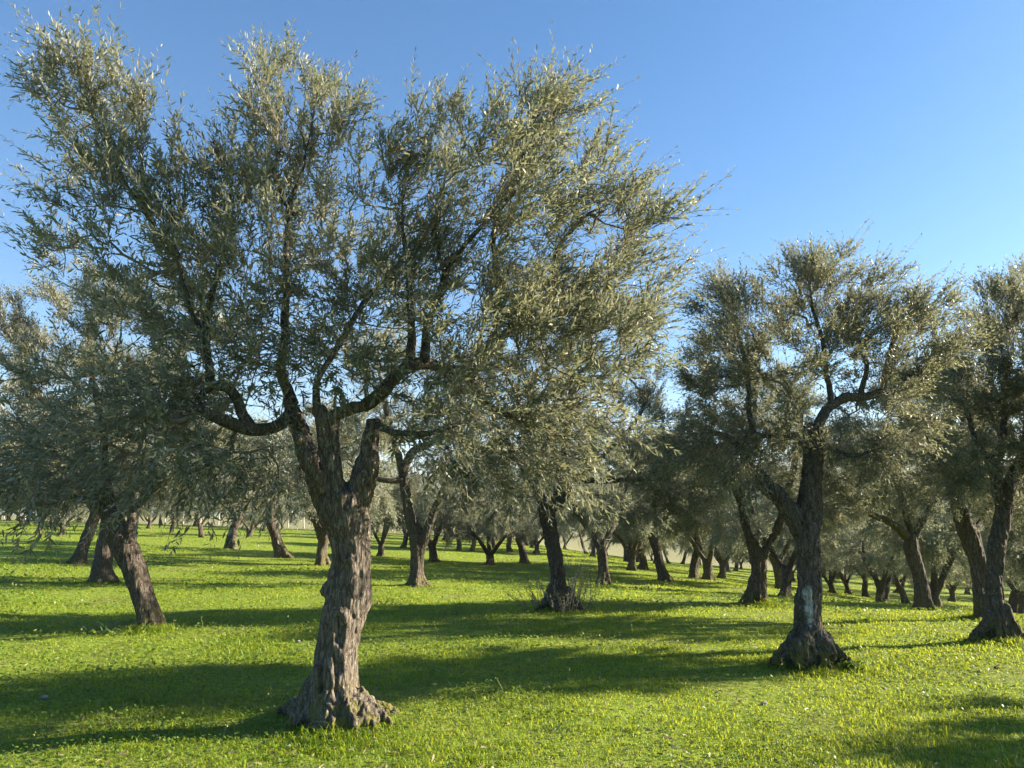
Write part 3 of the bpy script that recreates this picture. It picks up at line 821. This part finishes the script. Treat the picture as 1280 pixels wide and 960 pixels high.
PROTOS = [make_proto(11, 3, .12, .8, 1.05), make_proto(12, 2, -.25, 1.0, 1.15), make_proto(13, 4, .05, .6, 1.0), make_proto(14, 2, .30, 1.25, .95), make_proto(15, 3, -.15, .5, 1.1)]
used = set()
placed = []


def far_tree(p, kind, rz, s, label, group):
    src = PROTOS[kind]
    if kind not in used:
        used.add(kind); o = src
    else:
        o = copy_tree(src)
    o.location = (p[0], p[1], p[2] - .03)
    o.rotation_euler = (rr.uniform(-.09, .09), rr.uniform(-.09, .09), rz)
    o.scale = (s * rr.uniform(.86, 1.16), s * rr.uniform(.86, 1.16), s * rr.uniform(.88, 1.14))
    o['label'] = label; o['category'] = 'olive tree'
    if group: o['group'] = group
    placed.append((p[0], p[1]))
    return o


for e in [b for b in bpy.data.objects if b.name.startswith('olive_tree') and b not in PROTOS]:
    placed.append((e.location.x, e.location.y))

# (px, py of the base, prototype, scale, label, group)
GL = 'small olive trees far back on the left'
GR = 'olive trees beyond the right-hand grass'
LISTED = [
    (355, 697, 3, 1.2, 'olive tree with a straight dark trunk and wide base, seen left of the front trunk', None),
    (288, 686, 1, 1.25, 'dark olive tree standing in the shade between the leaning tree and the straight trunk', None),
    (403, 706, 2, 1.2, 'olive tree mostly hidden behind the front trunk, its root showing at left', None),
    (48, 667, 0, .9, 'small olive tree at the far left under the hanging leaves', None),
    (76, 669, 2, .8, 'small pale-stemmed olive tree left of the three close trunks', None),
    (186, 661, 4, .9, 'small olive trees far back on the left in the shaded grass', GL),
    (215, 666, 1, .9, 'small olive trees far back on the left in the shaded grass', GL),
    (252, 672, 0, .9, 'small olive trees far back on the left in the shaded grass', GL),
    (312, 671, 4, .9, 'small olive trees far back on the left in the shaded grass', GL),
    (330, 664, 2, .9, 'small olive trees far back on the left in the shaded grass', GL),
    (140, 660, 1, .9, 'small olive trees far back on the left in the shaded grass', GL),
    (476, 695, 4, .95, 'little olive tree forking wide, between the front trunk and the dark forked tree', None),
    (504, 685, 0, .9, 'small olive tree seen just left of the dark forked trunk, farther back', None),
    (543, 702, 2, .95, 'olive tree with a lit trunk side just right of the dark forked tree', None),
    (590, 690, 0, .9, 'small olive trees in the sunny middle distance', 'small olive trees in the middle'),
    (574, 688, 1, .9, 'small olive trees in the sunny middle distance', 'small olive trees in the middle'),
    (612, 706, 4, .95, 'olive tree with a short sunlit trunk forking low in the middle distance', None),
    (637, 690, 0, .9, 'small olive trees in the sunny middle distance', 'small olive trees in the middle'),
    (655, 704, 1, 1.0, 'olive tree with a broad leaning base left of the shoot-ringed tree', None),
    (670, 692, 2, .9, 'small olive trees in the sunny middle distance', 'small olive trees in the middle'),
    (755, 731, 1, .95, 'slender pale olive tree forking low right of the shoot-ringed tree', None),
    (790, 713, 2, .95, 'dark olive tree pair in the shade right of the slender pale one', 'shaded olive trees in the middle'),
    (803, 712, 0, .95, 'dark olive tree pair in the shade right of the slender pale one', 'shaded olive trees in the middle'),
    (832, 726, 3, 1.0, 'dark olive tree with crossing stems, left of the low V fork', None),
    (868, 722, 1, .95, 'olive tree with thin spreading stems in deep shade beyond the right-hand grass', GR),
    (886, 724, 4, .95, 'olive tree with thin spreading stems in deep shade beyond the right-hand grass', GR),
    (902, 722, 2, .95, 'olive tree with thin spreading stems in deep shade beyond the right-hand grass', GR),
    (978, 737, 0, .95, 'dim olive tree between the low V fork and the whitewashed trunk', None),
    (1040, 741, 4, .95, 'olive tree with thin spreading stems in deep shade beyond the right-hand grass', GR),
    (1060, 742, 2, .95, 'olive tree with thin spreading stems in deep shade beyond the right-hand grass', GR),
    (1082, 746, 1, 1.0, 'olive tree with a sloping pale stem right of the whitewashed trunk', None),
    (1106, 749, 3, .95, 'small dark curved olive tree left of the slim S-curved one', None),
    (1266, 768, 1, 1.0, 'olive tree leaning in from behind the stout trunk at the right edge', None),
    (1190, 752, 2, .95, 'bushy olive tree low behind the S-curved trunk', None),
]
rr = random.Random(5)
for px, py, k, s, lab, grp in LISTED:
    far_tree(on_ground(px, py), k, rr.uniform(0, 6.28), s * 1.24 * rr.uniform(.9, 1.12), lab, grp)

# the rows beyond, on a jittered grid
GB = 'distant olive trees in the rows beyond'
cnt = 0
for iy in range(0, 9):
    for ix in range(-11, 12):
        y = 27 + iy * 7.0 + rr.uniform(-1.2, 1.2); x = ix * 6.8 + rr.uniform(-1.3, 1.3) + (iy % 2) * 2
        u = x / y
        if abs(u) > .78: continue
        if u < -.12 and y < 56: continue            # open shaded grass on the left
        if u < .08 and y < 42: continue
        if min((x - a) ** 2 + (y - b) ** 2 for a, b in placed) < 4.8 ** 2: continue
        far_tree((x, y, gz(x, y)), rr.randrange(5), rr.uniform(0, 6.28), rr.uniform(1.0, 1.25), 'distant olive tree in the dense rows beyond the grass', GB)
        cnt += 1

# the last row before the dry field
for ix in range(-14, 15):
    x = ix * 4.6 + rr.uniform(-1, 1); y = 81 + rr.uniform(-2, 2)
    if abs(x / y) > .8 or min((x - a) ** 2 + (y - b) ** 2 for a, b in placed) < 2.6 ** 2: continue
    far_tree((x, y, gz(x, y)), rr.randrange(5), rr.uniform(0, 6.28), rr.uniform(.85, 1.1), 'distant olive tree in the dense rows beyond the grass', GB)

# the grove closes up on the falling ground at the right
GS = 'olive trees on the falling ground at the right'
for iy in range(0, 9):
    for ix in range(0, 9):
        y = 19.5 + iy * 4.6 + rr.uniform(-1, 1); x = .13 * y + ix * 4.9 + rr.uniform(-1, 1)
        u = x / y
        if u > .76 or u < .13: continue
        if min((x - a) ** 2 + (y - b) ** 2 for a, b in placed) < 3.7 ** 2: continue
        far_tree((x, y, gz(x, y)), rr.randrange(5), rr.uniform(0, 6.28), rr.uniform(1.05, 1.35), 'olive tree in the close-set grove on the falling ground at the right', GS)

# trees of the same grove outside the frame on the right: they throw the long shadows
for q, (x, y, k, s) in enumerate([(10.5, 6.9, 0, 1.0), (14.5, 11.0, 1, 1.0), (19.0, 15.0, 3, 1.0)]):
    far_tree((x, y, gz(x, y)), k, rr.uniform(0, 6.28), s, 'olive tree of the grove outside the right edge of the view', 'olive trees outside the right edge')


# ------------------------------------------------------------------ ground
def ground_mesh():
    rs = np.concatenate([np.arange(0, 8, .22), 8 * 1.035 ** np.arange(0, 190)])
    na = 260
    a = np.linspace(0, 2 * math.pi, na, endpoint=False)
    X = rs[:, None] * np.cos(a)[None]; Y = rs[:, None] * np.sin(a)[None]
    Z = ground_z(X, Y)
    v = np.stack([X, Y, Z], -1).reshape(-1, 3)
    n = len(rs)
    i = np.arange(n - 1)[:, None] * na; j = np.arange(na)[None]; k = (j + 1) % na
    q = np.stack([i + j, i + na + j, i + na + k, i + k], -1).reshape(-1, 4)
    g = Geo(); g.add(v, q)
    return g.mesh('ground', [M_GROUND], True)


m, nt, out = new_mat('turf'); M_GROUND = m
tc = N(nt, 'ShaderNodeTexCoord')
n1 = N(nt, 'ShaderNodeTexNoise', Scale=.55, Detail=4.0, Roughness=.6); nt.links.new(tc.outputs['Object'], n1.inputs['Vector'])
n2 = N(nt, 'ShaderNodeTexNoise', Scale=9.0, Detail=6.0, Roughness=.7); nt.links.new(tc.outputs['Object'], n2.inputs['Vector'])
c = ramp(nt, n2.outputs['Fac'], [(.3, (.07, .10, .016)), (.5, (.16, .22, .025)), (.7, (.26, .29, .045))])
c = mixc(nt, ramp(nt, n1.outputs['Fac'], [(.48, (0, 0, 0)), (.68, (.55, .55, .55))]), c, (.16, .15, .05))
# dry pale field beyond the grove
sp = N(nt, 'ShaderNodeSeparateXYZ'); nt.links.new(tc.outputs['Object'], sp.inputs[0])
far = N(nt, 'ShaderNodeMapRange'); far.inputs['From Min'].default_value = 84; far.inputs['From Max'].default_value = 86
nt.links.new(sp.outputs[1], far.inputs['Value'])
c = mixc(nt, far.outputs[0], c, (.21, .20, .10))
p = N(nt, 'ShaderNodeBsdfPrincipled', Roughness=.95); p.inputs['Specular IOR Level'].default_value = .1
nt.links.new(c, p.inputs['Base Color'])
bm = N(nt, 'ShaderNodeBump', Strength=.8, Distance=.05); nt.links.new(n2.outputs['Fac'], bm.inputs['Height']); nt.links.new(bm.outputs[0], p.inputs['Normal'])
nt.links.new(p.outputs[0], out.inputs['Surface'])
tag(link('ground', ground_mesh()), kind='structure')


# ------------------------------------------------------------------ grass
def blade_material(name, stops, trans, tf):
    m, nt, out = new_mat(name)
    g = N(nt, 'ShaderNodeNewGeometry')
    n = N(nt, 'ShaderNodeTexNoise', Scale=.8, Detail=3.0); nt.links.new(g.outputs['Position'], n.inputs['Vector'])
    nb = N(nt, 'ShaderNodeTexNoise', Scale=4.5, Detail=4.0); nt.links.new(g.outputs['Position'], nb.inputs['Vector'])
    f = math_node(nt, 'ADD', math_node(nt, 'MULTIPLY', g.outputs['Random Per Island'], .5), math_node(nt, 'ADD', math_node(nt, 'MULTIPLY', n.outputs['Fac'], .8), math_node(nt, 'MULTIPLY', nb.outputs['Fac'], .8)))
    c = ramp(nt, math_node(nt, 'SUBTRACT', f, .62), stops)
    p = N(nt, 'ShaderNodeBsdfPrincipled', Roughness=.5); p.inputs['Specular IOR Level'].default_value = .25
    nt.links.new(c, p.inputs['Base Color'])
    t = N(nt, 'ShaderNodeBsdfTranslucent')
    nt.links.new(mixc(nt, .5, c, trans), t.inputs['Color'])
    mx = N(nt, 'ShaderNodeMixShader', Fac=tf)
    nt.links.new(p.outputs[0], mx.inputs[1]); nt.links.new(t.outputs[0], mx.inputs[2])
    nt.links.new(mx.outputs[0], out.inputs['Surface'])
    return m


M_GRASS = blade_material('grass_blade', [(0, (.05, .12, .014)), (.35, (.13, .23, .02)), (.7, (.25, .33, .035)), (.92, (.36, .36, .09)), (1, (.42, .36, .17))], (.72, .72, .04), .46)
M_HERB = blade_material('clover_leaf', [(0, (.045, .10, .016)), (.5, (.12, .18, .025)), (1, (.24, .29, .05))], (.5, .6, .05), .3)


def scatter(n, r0, r1, half=R(47)):
    r = r0 * (r1 / r0) ** RNG.random(n)
    a = RNG.uniform(-half, half, n)
    return r * np.sin(a), r * np.cos(a), r


def grass():
    n = 760000
    x, y, r = scatter(n, 3.6, 85)
    ring = [(o.location.x, o.location.y) for o in bpy.data.objects if o.name.startswith('olive_tree') and 0 < o.location.y < 22 and o.location.x < 8]
    for ax, ay in ring:
        q = 2600
        ra = .18 + np.abs(RNG.normal(size=q)) * .25; th = RNG.uniform(0, 6.283, q)
        x = np.concatenate([x, ax + ra * np.cos(th)]); y = np.concatenate([y, ay + ra * np.sin(th)])
    r = np.hypot(x, y); n = len(x)
    den = fbm(np.stack([x * .9, y * .9, 0 * x], 1), 3, 21)
    keep = RNG.random(n) < np.clip(.75 + den * .9, .25, 1)
    x, y, r, den = x[keep], y[keep], r[keep], den[keep]
    # tufts: pull blades towards clump centres
    cx = np.stack([x * 6, y * 6, 0 * x], 1)
    x = x + vnoise(cx, 41) * .05; y = y + vnoise(cx, 42) * .05
    n = len(x)
    z = ground_z(x, y)
    hgt = RNG.uniform(.016, .052, n) * (1 + .55 * den) * (1 + .45 * vnoise(cx * .35, 44)) * (1 + .005 * r)
    tall = RNG.random(n) < .006
    hgt[tall] *= 2.0
    for o in bpy.data.objects:                              # longer, unmown grass round the trunks
        if o.name.startswith('olive_tree') and 0 < o.location.y < 22:
            dd = np.hypot(x - o.location.x, y - o.location.y)
            hgt *= 1 + 1.3 * np.exp(-(np.maximum(dd - .25, 0) / .22) ** 2)
    wd = RNG.uniform(.0038, .007, n) * np.maximum(1, r / 4.5) ** .8
    az = RNG.uniform(0, 6.283, n)
    lean = RNG.uniform(.25, 1.7, n)
    side = np.stack([np.cos(az), np.sin(az), 0 * az], 1)
    fw = np.stack([-np.sin(az), np.cos(az), 0 * az], 1)
    B = np.stack([x, y, z - .006], 1)
    up = np.array([0, 0, 1.])
    h = hgt[:, None]; w = wd[:, None]; l = lean[:, None]
    m1 = B + up * h * (.62 - .1 * l) + fw * h * l * .3
    tip = B + up * h * (1 - .38 * l) + fw * h * l * .95
    v = np.stack([B - side * w * .5, B + side * w * .5, m1 + side * w * .4, m1 - side * w * .4, tip], 1)
    o = np.arange(n)[:, None] * 5
    g = Geo(); g.add(v.reshape(-1, 3), o + np.array([[0, 1, 2, 3]]), o + np.array([[3, 2, 4]]))
    return g.mesh('grass', [M_GRASS])


def herbs():
    n = 150000
    x, y, r = scatter(n, 3.6, 30)
    den = fbm(np.stack([x * .7 + 40, y * .7, 0 * x], 1), 3, 61)
    keep = RNG.random(n) < np.clip(.45 + den * 1.6, .05, 1)
    x, y, r, den = x[keep], y[keep], r[keep], den[keep]
    n = len(x)
    z = ground_z(x, y) + RNG.uniform(.01, .055, n) * (1 + .6 * den)
    az = RNG.uniform(0, 6.283, n); el = RNG.uniform(-.1, .8, n)
    D = np.stack([np.cos(az) * np.cos(el), np.sin(az) * np.cos(el), np.sin(el)], 1)
    Nn = unit(np.array([0, 0, 1.]) + RNG.normal(size=(n, 3)) * .35)
    Nn = unit(Nn - D * np.sum(D * Nn, 1, keepdims=True))
    L = RNG.uniform(.012, .03, n) * np.maximum(1, r / 6) ** .7
    v, q, t = leaf_verts(np.stack([x, y, z], 1), D, Nn, L, L * RNG.uniform(.45, .9, n), True)
    g = Geo(); g.add(v, q, t)
    return g.mesh('clover', [M_HERB])


def litter():
    n = 8000
    x, y, r = scatter(n, 3.6, 16)
    z = ground_z(x, y) + RNG.uniform(.006, .035, n)
    az = RNG.uniform(0, 6.283, n); el = RNG.normal(size=n) * .3
    D = np.stack([np.cos(az) * np.cos(el), np.sin(az) * np.cos(el), np.sin(el)], 1)
    Nn = unit(np.array([0, 0, 1.]) + RNG.normal(size=(n, 3)) * .5); Nn = unit(Nn - D * np.sum(D * Nn, 1, keepdims=True))
    L = RNG.uniform(.03, .075, n)
    v, q, t = leaf_verts(np.stack([x, y, z], 1), D, Nn, L, L * RNG.uniform(.1, .28, n), True)
    g = Geo(); g.add(v, q, t)
    return g.mesh('fallen_leaves', [M_LITTER])


def stalks():
    n = 420
    x, y, r = scatter(n, 4.2, 30)
    L = RNG.uniform(.10, .26, n)
    B = np.stack([x, y, ground_z(x, y)], 1)
    Dn = unit(np.stack([RNG.normal(size=n) * .25, RNG.normal(size=n) * .25, np.ones(n)], 1))
    bend = RNG.normal(size=(n, 3)) * .18 * [1, 1, 0]
    t = np.linspace(0, 1, 4)[None, :, None]
    P = B[:, None] + Dn[:, None] * L[:, None, None] * t + bend[:, None] * L[:, None, None] * t * t
    g = Geo(); batch_tubes(g, P, np.array([.0016, .0014, .0012, .001])[None] * np.maximum(1, r / 7)[:, None], 3)
    k = 7
    B2 = np.repeat(P[:, -1], k, 0) + RNG.normal(size=(n * k, 3)) * .006
    D = unit(RNG.normal(size=(n * k, 3)) + [0, 0, .8]); Nn = unit(np.cross(D, RNG.normal(size=D.shape)))
    LL = RNG.uniform(.008, .018, n * k) * np.repeat(np.maximum(1, r / 9), k)
    g.add(*leaf_verts(B2, D, Nn, LL, LL * .5, False))
    return g.mesh('weed_stalks', [M_STALK])


M_LITTER = leaf_material('dead_leaf', [(0, (.10, .07, .04)), (.5, (.20, .15, .085)), (1, (.30, .25, .16))], (.24, .21, .15), (.3, .22, .08), .2)
M_STALK = plain('dry_stalk', (.22, .24, .06), .85, (.4, .36, .16), 4.0)
tag(link('fallen_leaves', litter()), 'dead olive leaves and straw lying in the grass', 'fallen leaves', kind='stuff')
tag(link('weed_stalks', stalks()), 'thin seed stalks standing above the grass', 'weed stalks', kind='stuff')
tag(link('grass', grass()), 'short lush meadow grass under the olive trees', 'grass', kind='stuff')
tag(link('clover', herbs()), 'low broad-leaved clover and herbs growing through the grass', 'clover', kind='stuff')


# ------------------------------------------------------------------ small plants and stones
def rosette(base, n, length, spread, mat, wid=.22, up=.7, seed=0, stalks=0):
    rng = np.random.default_rng(seed)
    g = Geo()
    off = rng.normal(size=(n, 3)) * spread * [1, 1, 0]
    az = rng.uniform(0, 6.28, n); el = rng.uniform(.1, 1.2, n) * up
    D = np.stack([np.cos(az) * np.cos(el), np.sin(az) * np.cos(el), np.sin(el)], 1)
    Nn = unit(np.array([0, 0, 1.]) - D * D[:, 2:3] + 1e-3)
    L = rng.uniform(.5, 1, n) * length
    B = off + np.stack([0 * az, 0 * az, rng.uniform(0, length * .5, n)], 1)
    v, q, t = leaf_verts(B, D, Nn, L, L * wid, True)
    g.add(v, q, t)
    return g.mesh('weed', [mat])


M_WEED = leaf_material('weed_leaf', [(0, (.03, .06, .02)), (.6, (.055, .10, .03)), (1, (.10, .15, .05))], (.10, .14, .06), (.25, .35, .06), .3)
for (px, py), n, L, sp_, lab in (((150, 790), 220, .16, .17, 'dark leafy weed clump beside the leaning left trunk'),
                                 ((445, 908), 160, .09, .16, 'pale green weeds at the foot of the front trunk'),
                                 ((700, 915), 60, .07, .08, 'small weed rosette in the sunlit grass below the shoot-ringed tree'),
                                 ((1000, 838), 520, .10, .06, 'straggly weeds round the mossy base of the whitewashed tree'),
                                 ((1058, 836), 560, .11, .06, 'weeds at the right foot of the mossy base'),
                                 ((925, 750), 160, .16, .2, 'weed clump left of the low V-forked trunk')):
    b = on_ground(px, py)
    tag(link('weed_clump', rosette(b, n, L, sp_, M_WEED, seed=px), loc=b), lab, 'weeds')

# shoots round the base of the middle tree: part of that tree
def suckers():
    rng = np.random.default_rng(77)
    tw = Geo(); lv = Geo()
    n = 70
    a = rng.uniform(0, 6.28, n); rad = rng.uniform(.15, .6, n)
    B = np.stack([np.cos(a) * rad, np.sin(a) * rad, np.full(n, -.03)], 1)
    L = rng.uniform(.3, .95, n) * np.where(np.cos(a) > .2, 1.1, .75)
    Dn = unit(np.stack([np.cos(a) * .3, np.sin(a) * .3, np.ones(n)], 1) + rng.normal(size=(n, 3)) * .15)
    bend = rng.normal(size=(n, 3)) * .15
    t = np.linspace(0, 1, 5)[None, :, None]
    Ps = B[:, None] + Dn[:, None] * L[:, None, None] * t + bend[:, None] * L[:, None, None] * t * t
    batch_tubes(tw, Ps, np.linspace(.006, .002, 5)[None].repeat(n, 0), 4)
    k = 26
    tj = rng.uniform(.25, 1, (n, k))
    pos = B[:, None] + Dn[:, None] * (L[:, None] * tj)[..., None] + bend[:, None] * (L[:, None] * tj * tj)[..., None]
    D = unit(rng.normal(size=(n, k, 3)) + [0, 0, .6]).reshape(-1, 3)
    Nn = unit(rng.normal(size=D.shape)); Nn = unit(Nn - D * np.sum(D * Nn, 1, keepdims=True))
    Ll = rng.uniform(.03, .055, len(D))
    lv.add(*leaf_verts(pos.reshape(-1, 3), D, Nn, Ll, Ll * .28, False))
    return tw.mesh('basal_shoot', [M_TWIG]), lv.mesh('foliage', [M_LEAF])

sm, lm = suckers()
so = link('basal_shoot', sm, t8); so['kind'] = 'stuff'; so['label'] = 'thin grey shoots sprouting from the roots'
link('foliage', lm, so)

M_STONE = plain('pale_stone', (.2, .19, .17), .9, (.34, .33, .3), 30.0)
M_CLOD = plain('brown_clod', (.07, .05, .035), .95, (.14, .10, .07), 30.0)


def stone(px, py, size, lab, mat, seed):
    b = on_ground(px, py)
    rng = np.random.default_rng(seed)
    u = np.linspace(0, math.pi, 8); a = np.linspace(0, 2 * math.pi, 12, endpoint=False)
    pts = np.stack([np.sin(u)[:, None] * np.cos(a), np.sin(u)[:, None] * np.sin(a), np.cos(u)[:, None] * np.ones(12)], -1).reshape(-1, 3)
    pts *= (1 + .28 * vnoise(pts * 1.4 + seed, seed))[:, None]
    i = np.arange(7)[:, None] * 12; j = np.arange(12)[None]; k = (j + 1) % 12
    g = Geo(); g.add(pts * np.array([1, .8, .55]) * size, np.stack([i + j, i + 12 + j, i + 12 + k, i + k], -1).reshape(-1, 4))
    tag(link('stone', g.mesh('stone', [mat], False), loc=(b[0], b[1], b[2] + size * .35)), lab, 'stone')


stone(956, 881, .03, 'pale stone lying in the sunlit grass below the whitewashed tree', M_STONE, 3)
stone(832, 922, .022, 'small pale stone in the shaded grass at bottom centre right', M_STONE, 4)
stone(54, 874, .04, 'bluish grey stone in the shade at the lower left', M_STONE, 5)
stone(373, 803, .03, 'small whitish stone in the grass left of the front trunk', M_STONE, 6)
stone(1246, 836, .03, 'dark clod of earth in the bright grass at the right', M_CLOD, 7)


# ------------------------------------------------------------------ posts of the vineyard beyond, far left
M_POST = plain('weathered_post', (.42, .36, .28), .9, (.6, .53, .44), 12.0)
def post_mesh():
    g = Geo()
    z = np.linspace(-.2, 2.1, 9)
    pts = np.stack([.02 * np.sin(z * 2), .015 * np.cos(z * 3), z], 1)
    tube(g, pts, np.array([.075, .075, .072, .072, .07, .068, .068, .066, .06]), 10)
    return g.mesh('vineyard_post', [M_POST], True)
pm = post_mesh()
for k in range(30):
    x = -66 + k * 2.0 + rr.uniform(-.15, .15); y = 88 + .08 * k + rr.uniform(-.3, .3)
    o = link('vineyard_post', pm, loc=(x, y, gz(x, y)))
    o.rotation_euler = (rr.uniform(-.05, .05), rr.uniform(-.05, .05), rr.uniform(0, 6))
    tag(o, 'pale wooden post in the vineyard row at the far left edge of the grove', 'post', 'vineyard posts at the far left')


# ------------------------------------------------------------------ hills
def hills():
    n = 240
    a = np.linspace(R(20), R(160), n)
    g = Geo()
    rows = []
    for rr_, k in ((1500, 0), (2200, .55), (2900, 1.0), (3600, .55), (4300, 0)):
        x = rr_ * np.cos(a); y = rr_ * np.sin(a)
        hh = 130 + 50 * vnoise(np.stack([a * 5, 0 * a, 0 * a], 1), 3) + 25 * vnoise(np.stack([a * 17, 0 * a, 0 * a], 1), 4)
        hh = hh + 55 * np.exp(-((a - R(66)) / .25) ** 2)
        rows.append(np.stack([x, y, hh * k - 25 + 12 * k * vnoise(np.stack([x / 200, y / 200, 0 * x], 1), 8)], 1))
    i = np.arange(4)[:, None] * n; j = np.arange(n - 1)[None]
    g.add(np.concatenate(rows), np.stack([i + j, i + n + j, i + n + j + 1, i + j + 1], -1).reshape(-1, 4))
    return g.mesh('hills', [plain('wooded_hill', (.05, .07, .035), .95, (.10, .11, .06), .01)], True)
tag(link('hills', hills()), kind='structure')


# ------------------------------------------------------------------ light, sky, camera
sun = bpy.data.lights.new('sun', 'SUN'); sun.energy = 5.0; sun.angle = R(.53); sun.color = (1.0, .89, .70)
so_ = bpy.data.objects.new('sun', sun); COL.objects.link(so_)
sd = Vector((math.cos(SUN_EL) * math.cos(SUN_AZ), math.cos(SUN_EL) * math.sin(SUN_AZ), math.sin(SUN_EL)))
so_.rotation_euler = (-sd).to_track_quat('-Z', 'Y').to_euler()
so_.location = (20, 5, 20)

w = bpy.data.worlds.new('World'); scene.world = w; w.use_nodes = True
nt = w.node_tree
bg = nt.nodes['Background']; bg.inputs['Strength'].default_value = .053
sky = nt.nodes.new('ShaderNodeTexSky'); sky.sky_type = 'NISHITA'; sky.sun_disc = False
sky.sun_elevation = SUN_EL; sky.sun_rotation = math.pi / 2 - SUN_AZ
sky.air_density = 1.0; sky.dust_density = .6; sky.ozone_density = 3.5
hs = nt.nodes.new('ShaderNodeHueSaturation'); hs.inputs['Saturation'].default_value = 1.28; hs.inputs['Hue'].default_value = .499
nt.links.new(sky.outputs[0], hs.inputs['Color']); nt.links.new(hs.outputs[0], bg.inputs['Color'])

# ------------------------------------------------------------------ air
v = np.array([[x, y, z] for z in (-60, 262) for y in (-100, 4600) for x in (-5200, 5200)], float)
g = Geo(); g.add(v, [[0, 2, 3, 1], [4, 5, 7, 6], [0, 1, 5, 4], [2, 6, 7, 3], [0, 4, 6, 2], [1, 3, 7, 5]])
m, nt2, out = new_mat('air')
pv = N(nt2, 'ShaderNodeVolumePrincipled', Density=HAZE); pv.inputs['Color'].default_value = (.80, .88, 1, 1)
nt2.links.new(pv.outputs[0], out.inputs['Volume'])
tag(link('haze', g.mesh('haze', [m])), 'thin pale haze that fades the far hills', 'haze', kind='stuff')

cam = bpy.data.cameras.new('camera'); cam.sensor_fit = 'HORIZONTAL'; cam.angle = FOV; cam.clip_end = 12000
co = bpy.data.objects.new('camera', cam); COL.objects.link(co)
co.location = (0, 0, EYE); co.rotation_euler = (R(90) + PITCH, 0, 0)
scene.camera = co

vs = scene.view_settings
vs.view_transform = 'Standard'; vs.look = 'None'; vs.gamma = 1; vs.exposure = 2.14; vs.use_curve_mapping = False
cy = scene.cycles
cy.max_bounces = 8; cy.diffuse_bounces = 3; cy.glossy_bounces = 2; cy.transmission_bounces = 4; cy.transparent_max_bounces = 4
cy.caustics_reflective = False; cy.caustics_refractive = False
cy.sample_clamp_indirect = 4.0
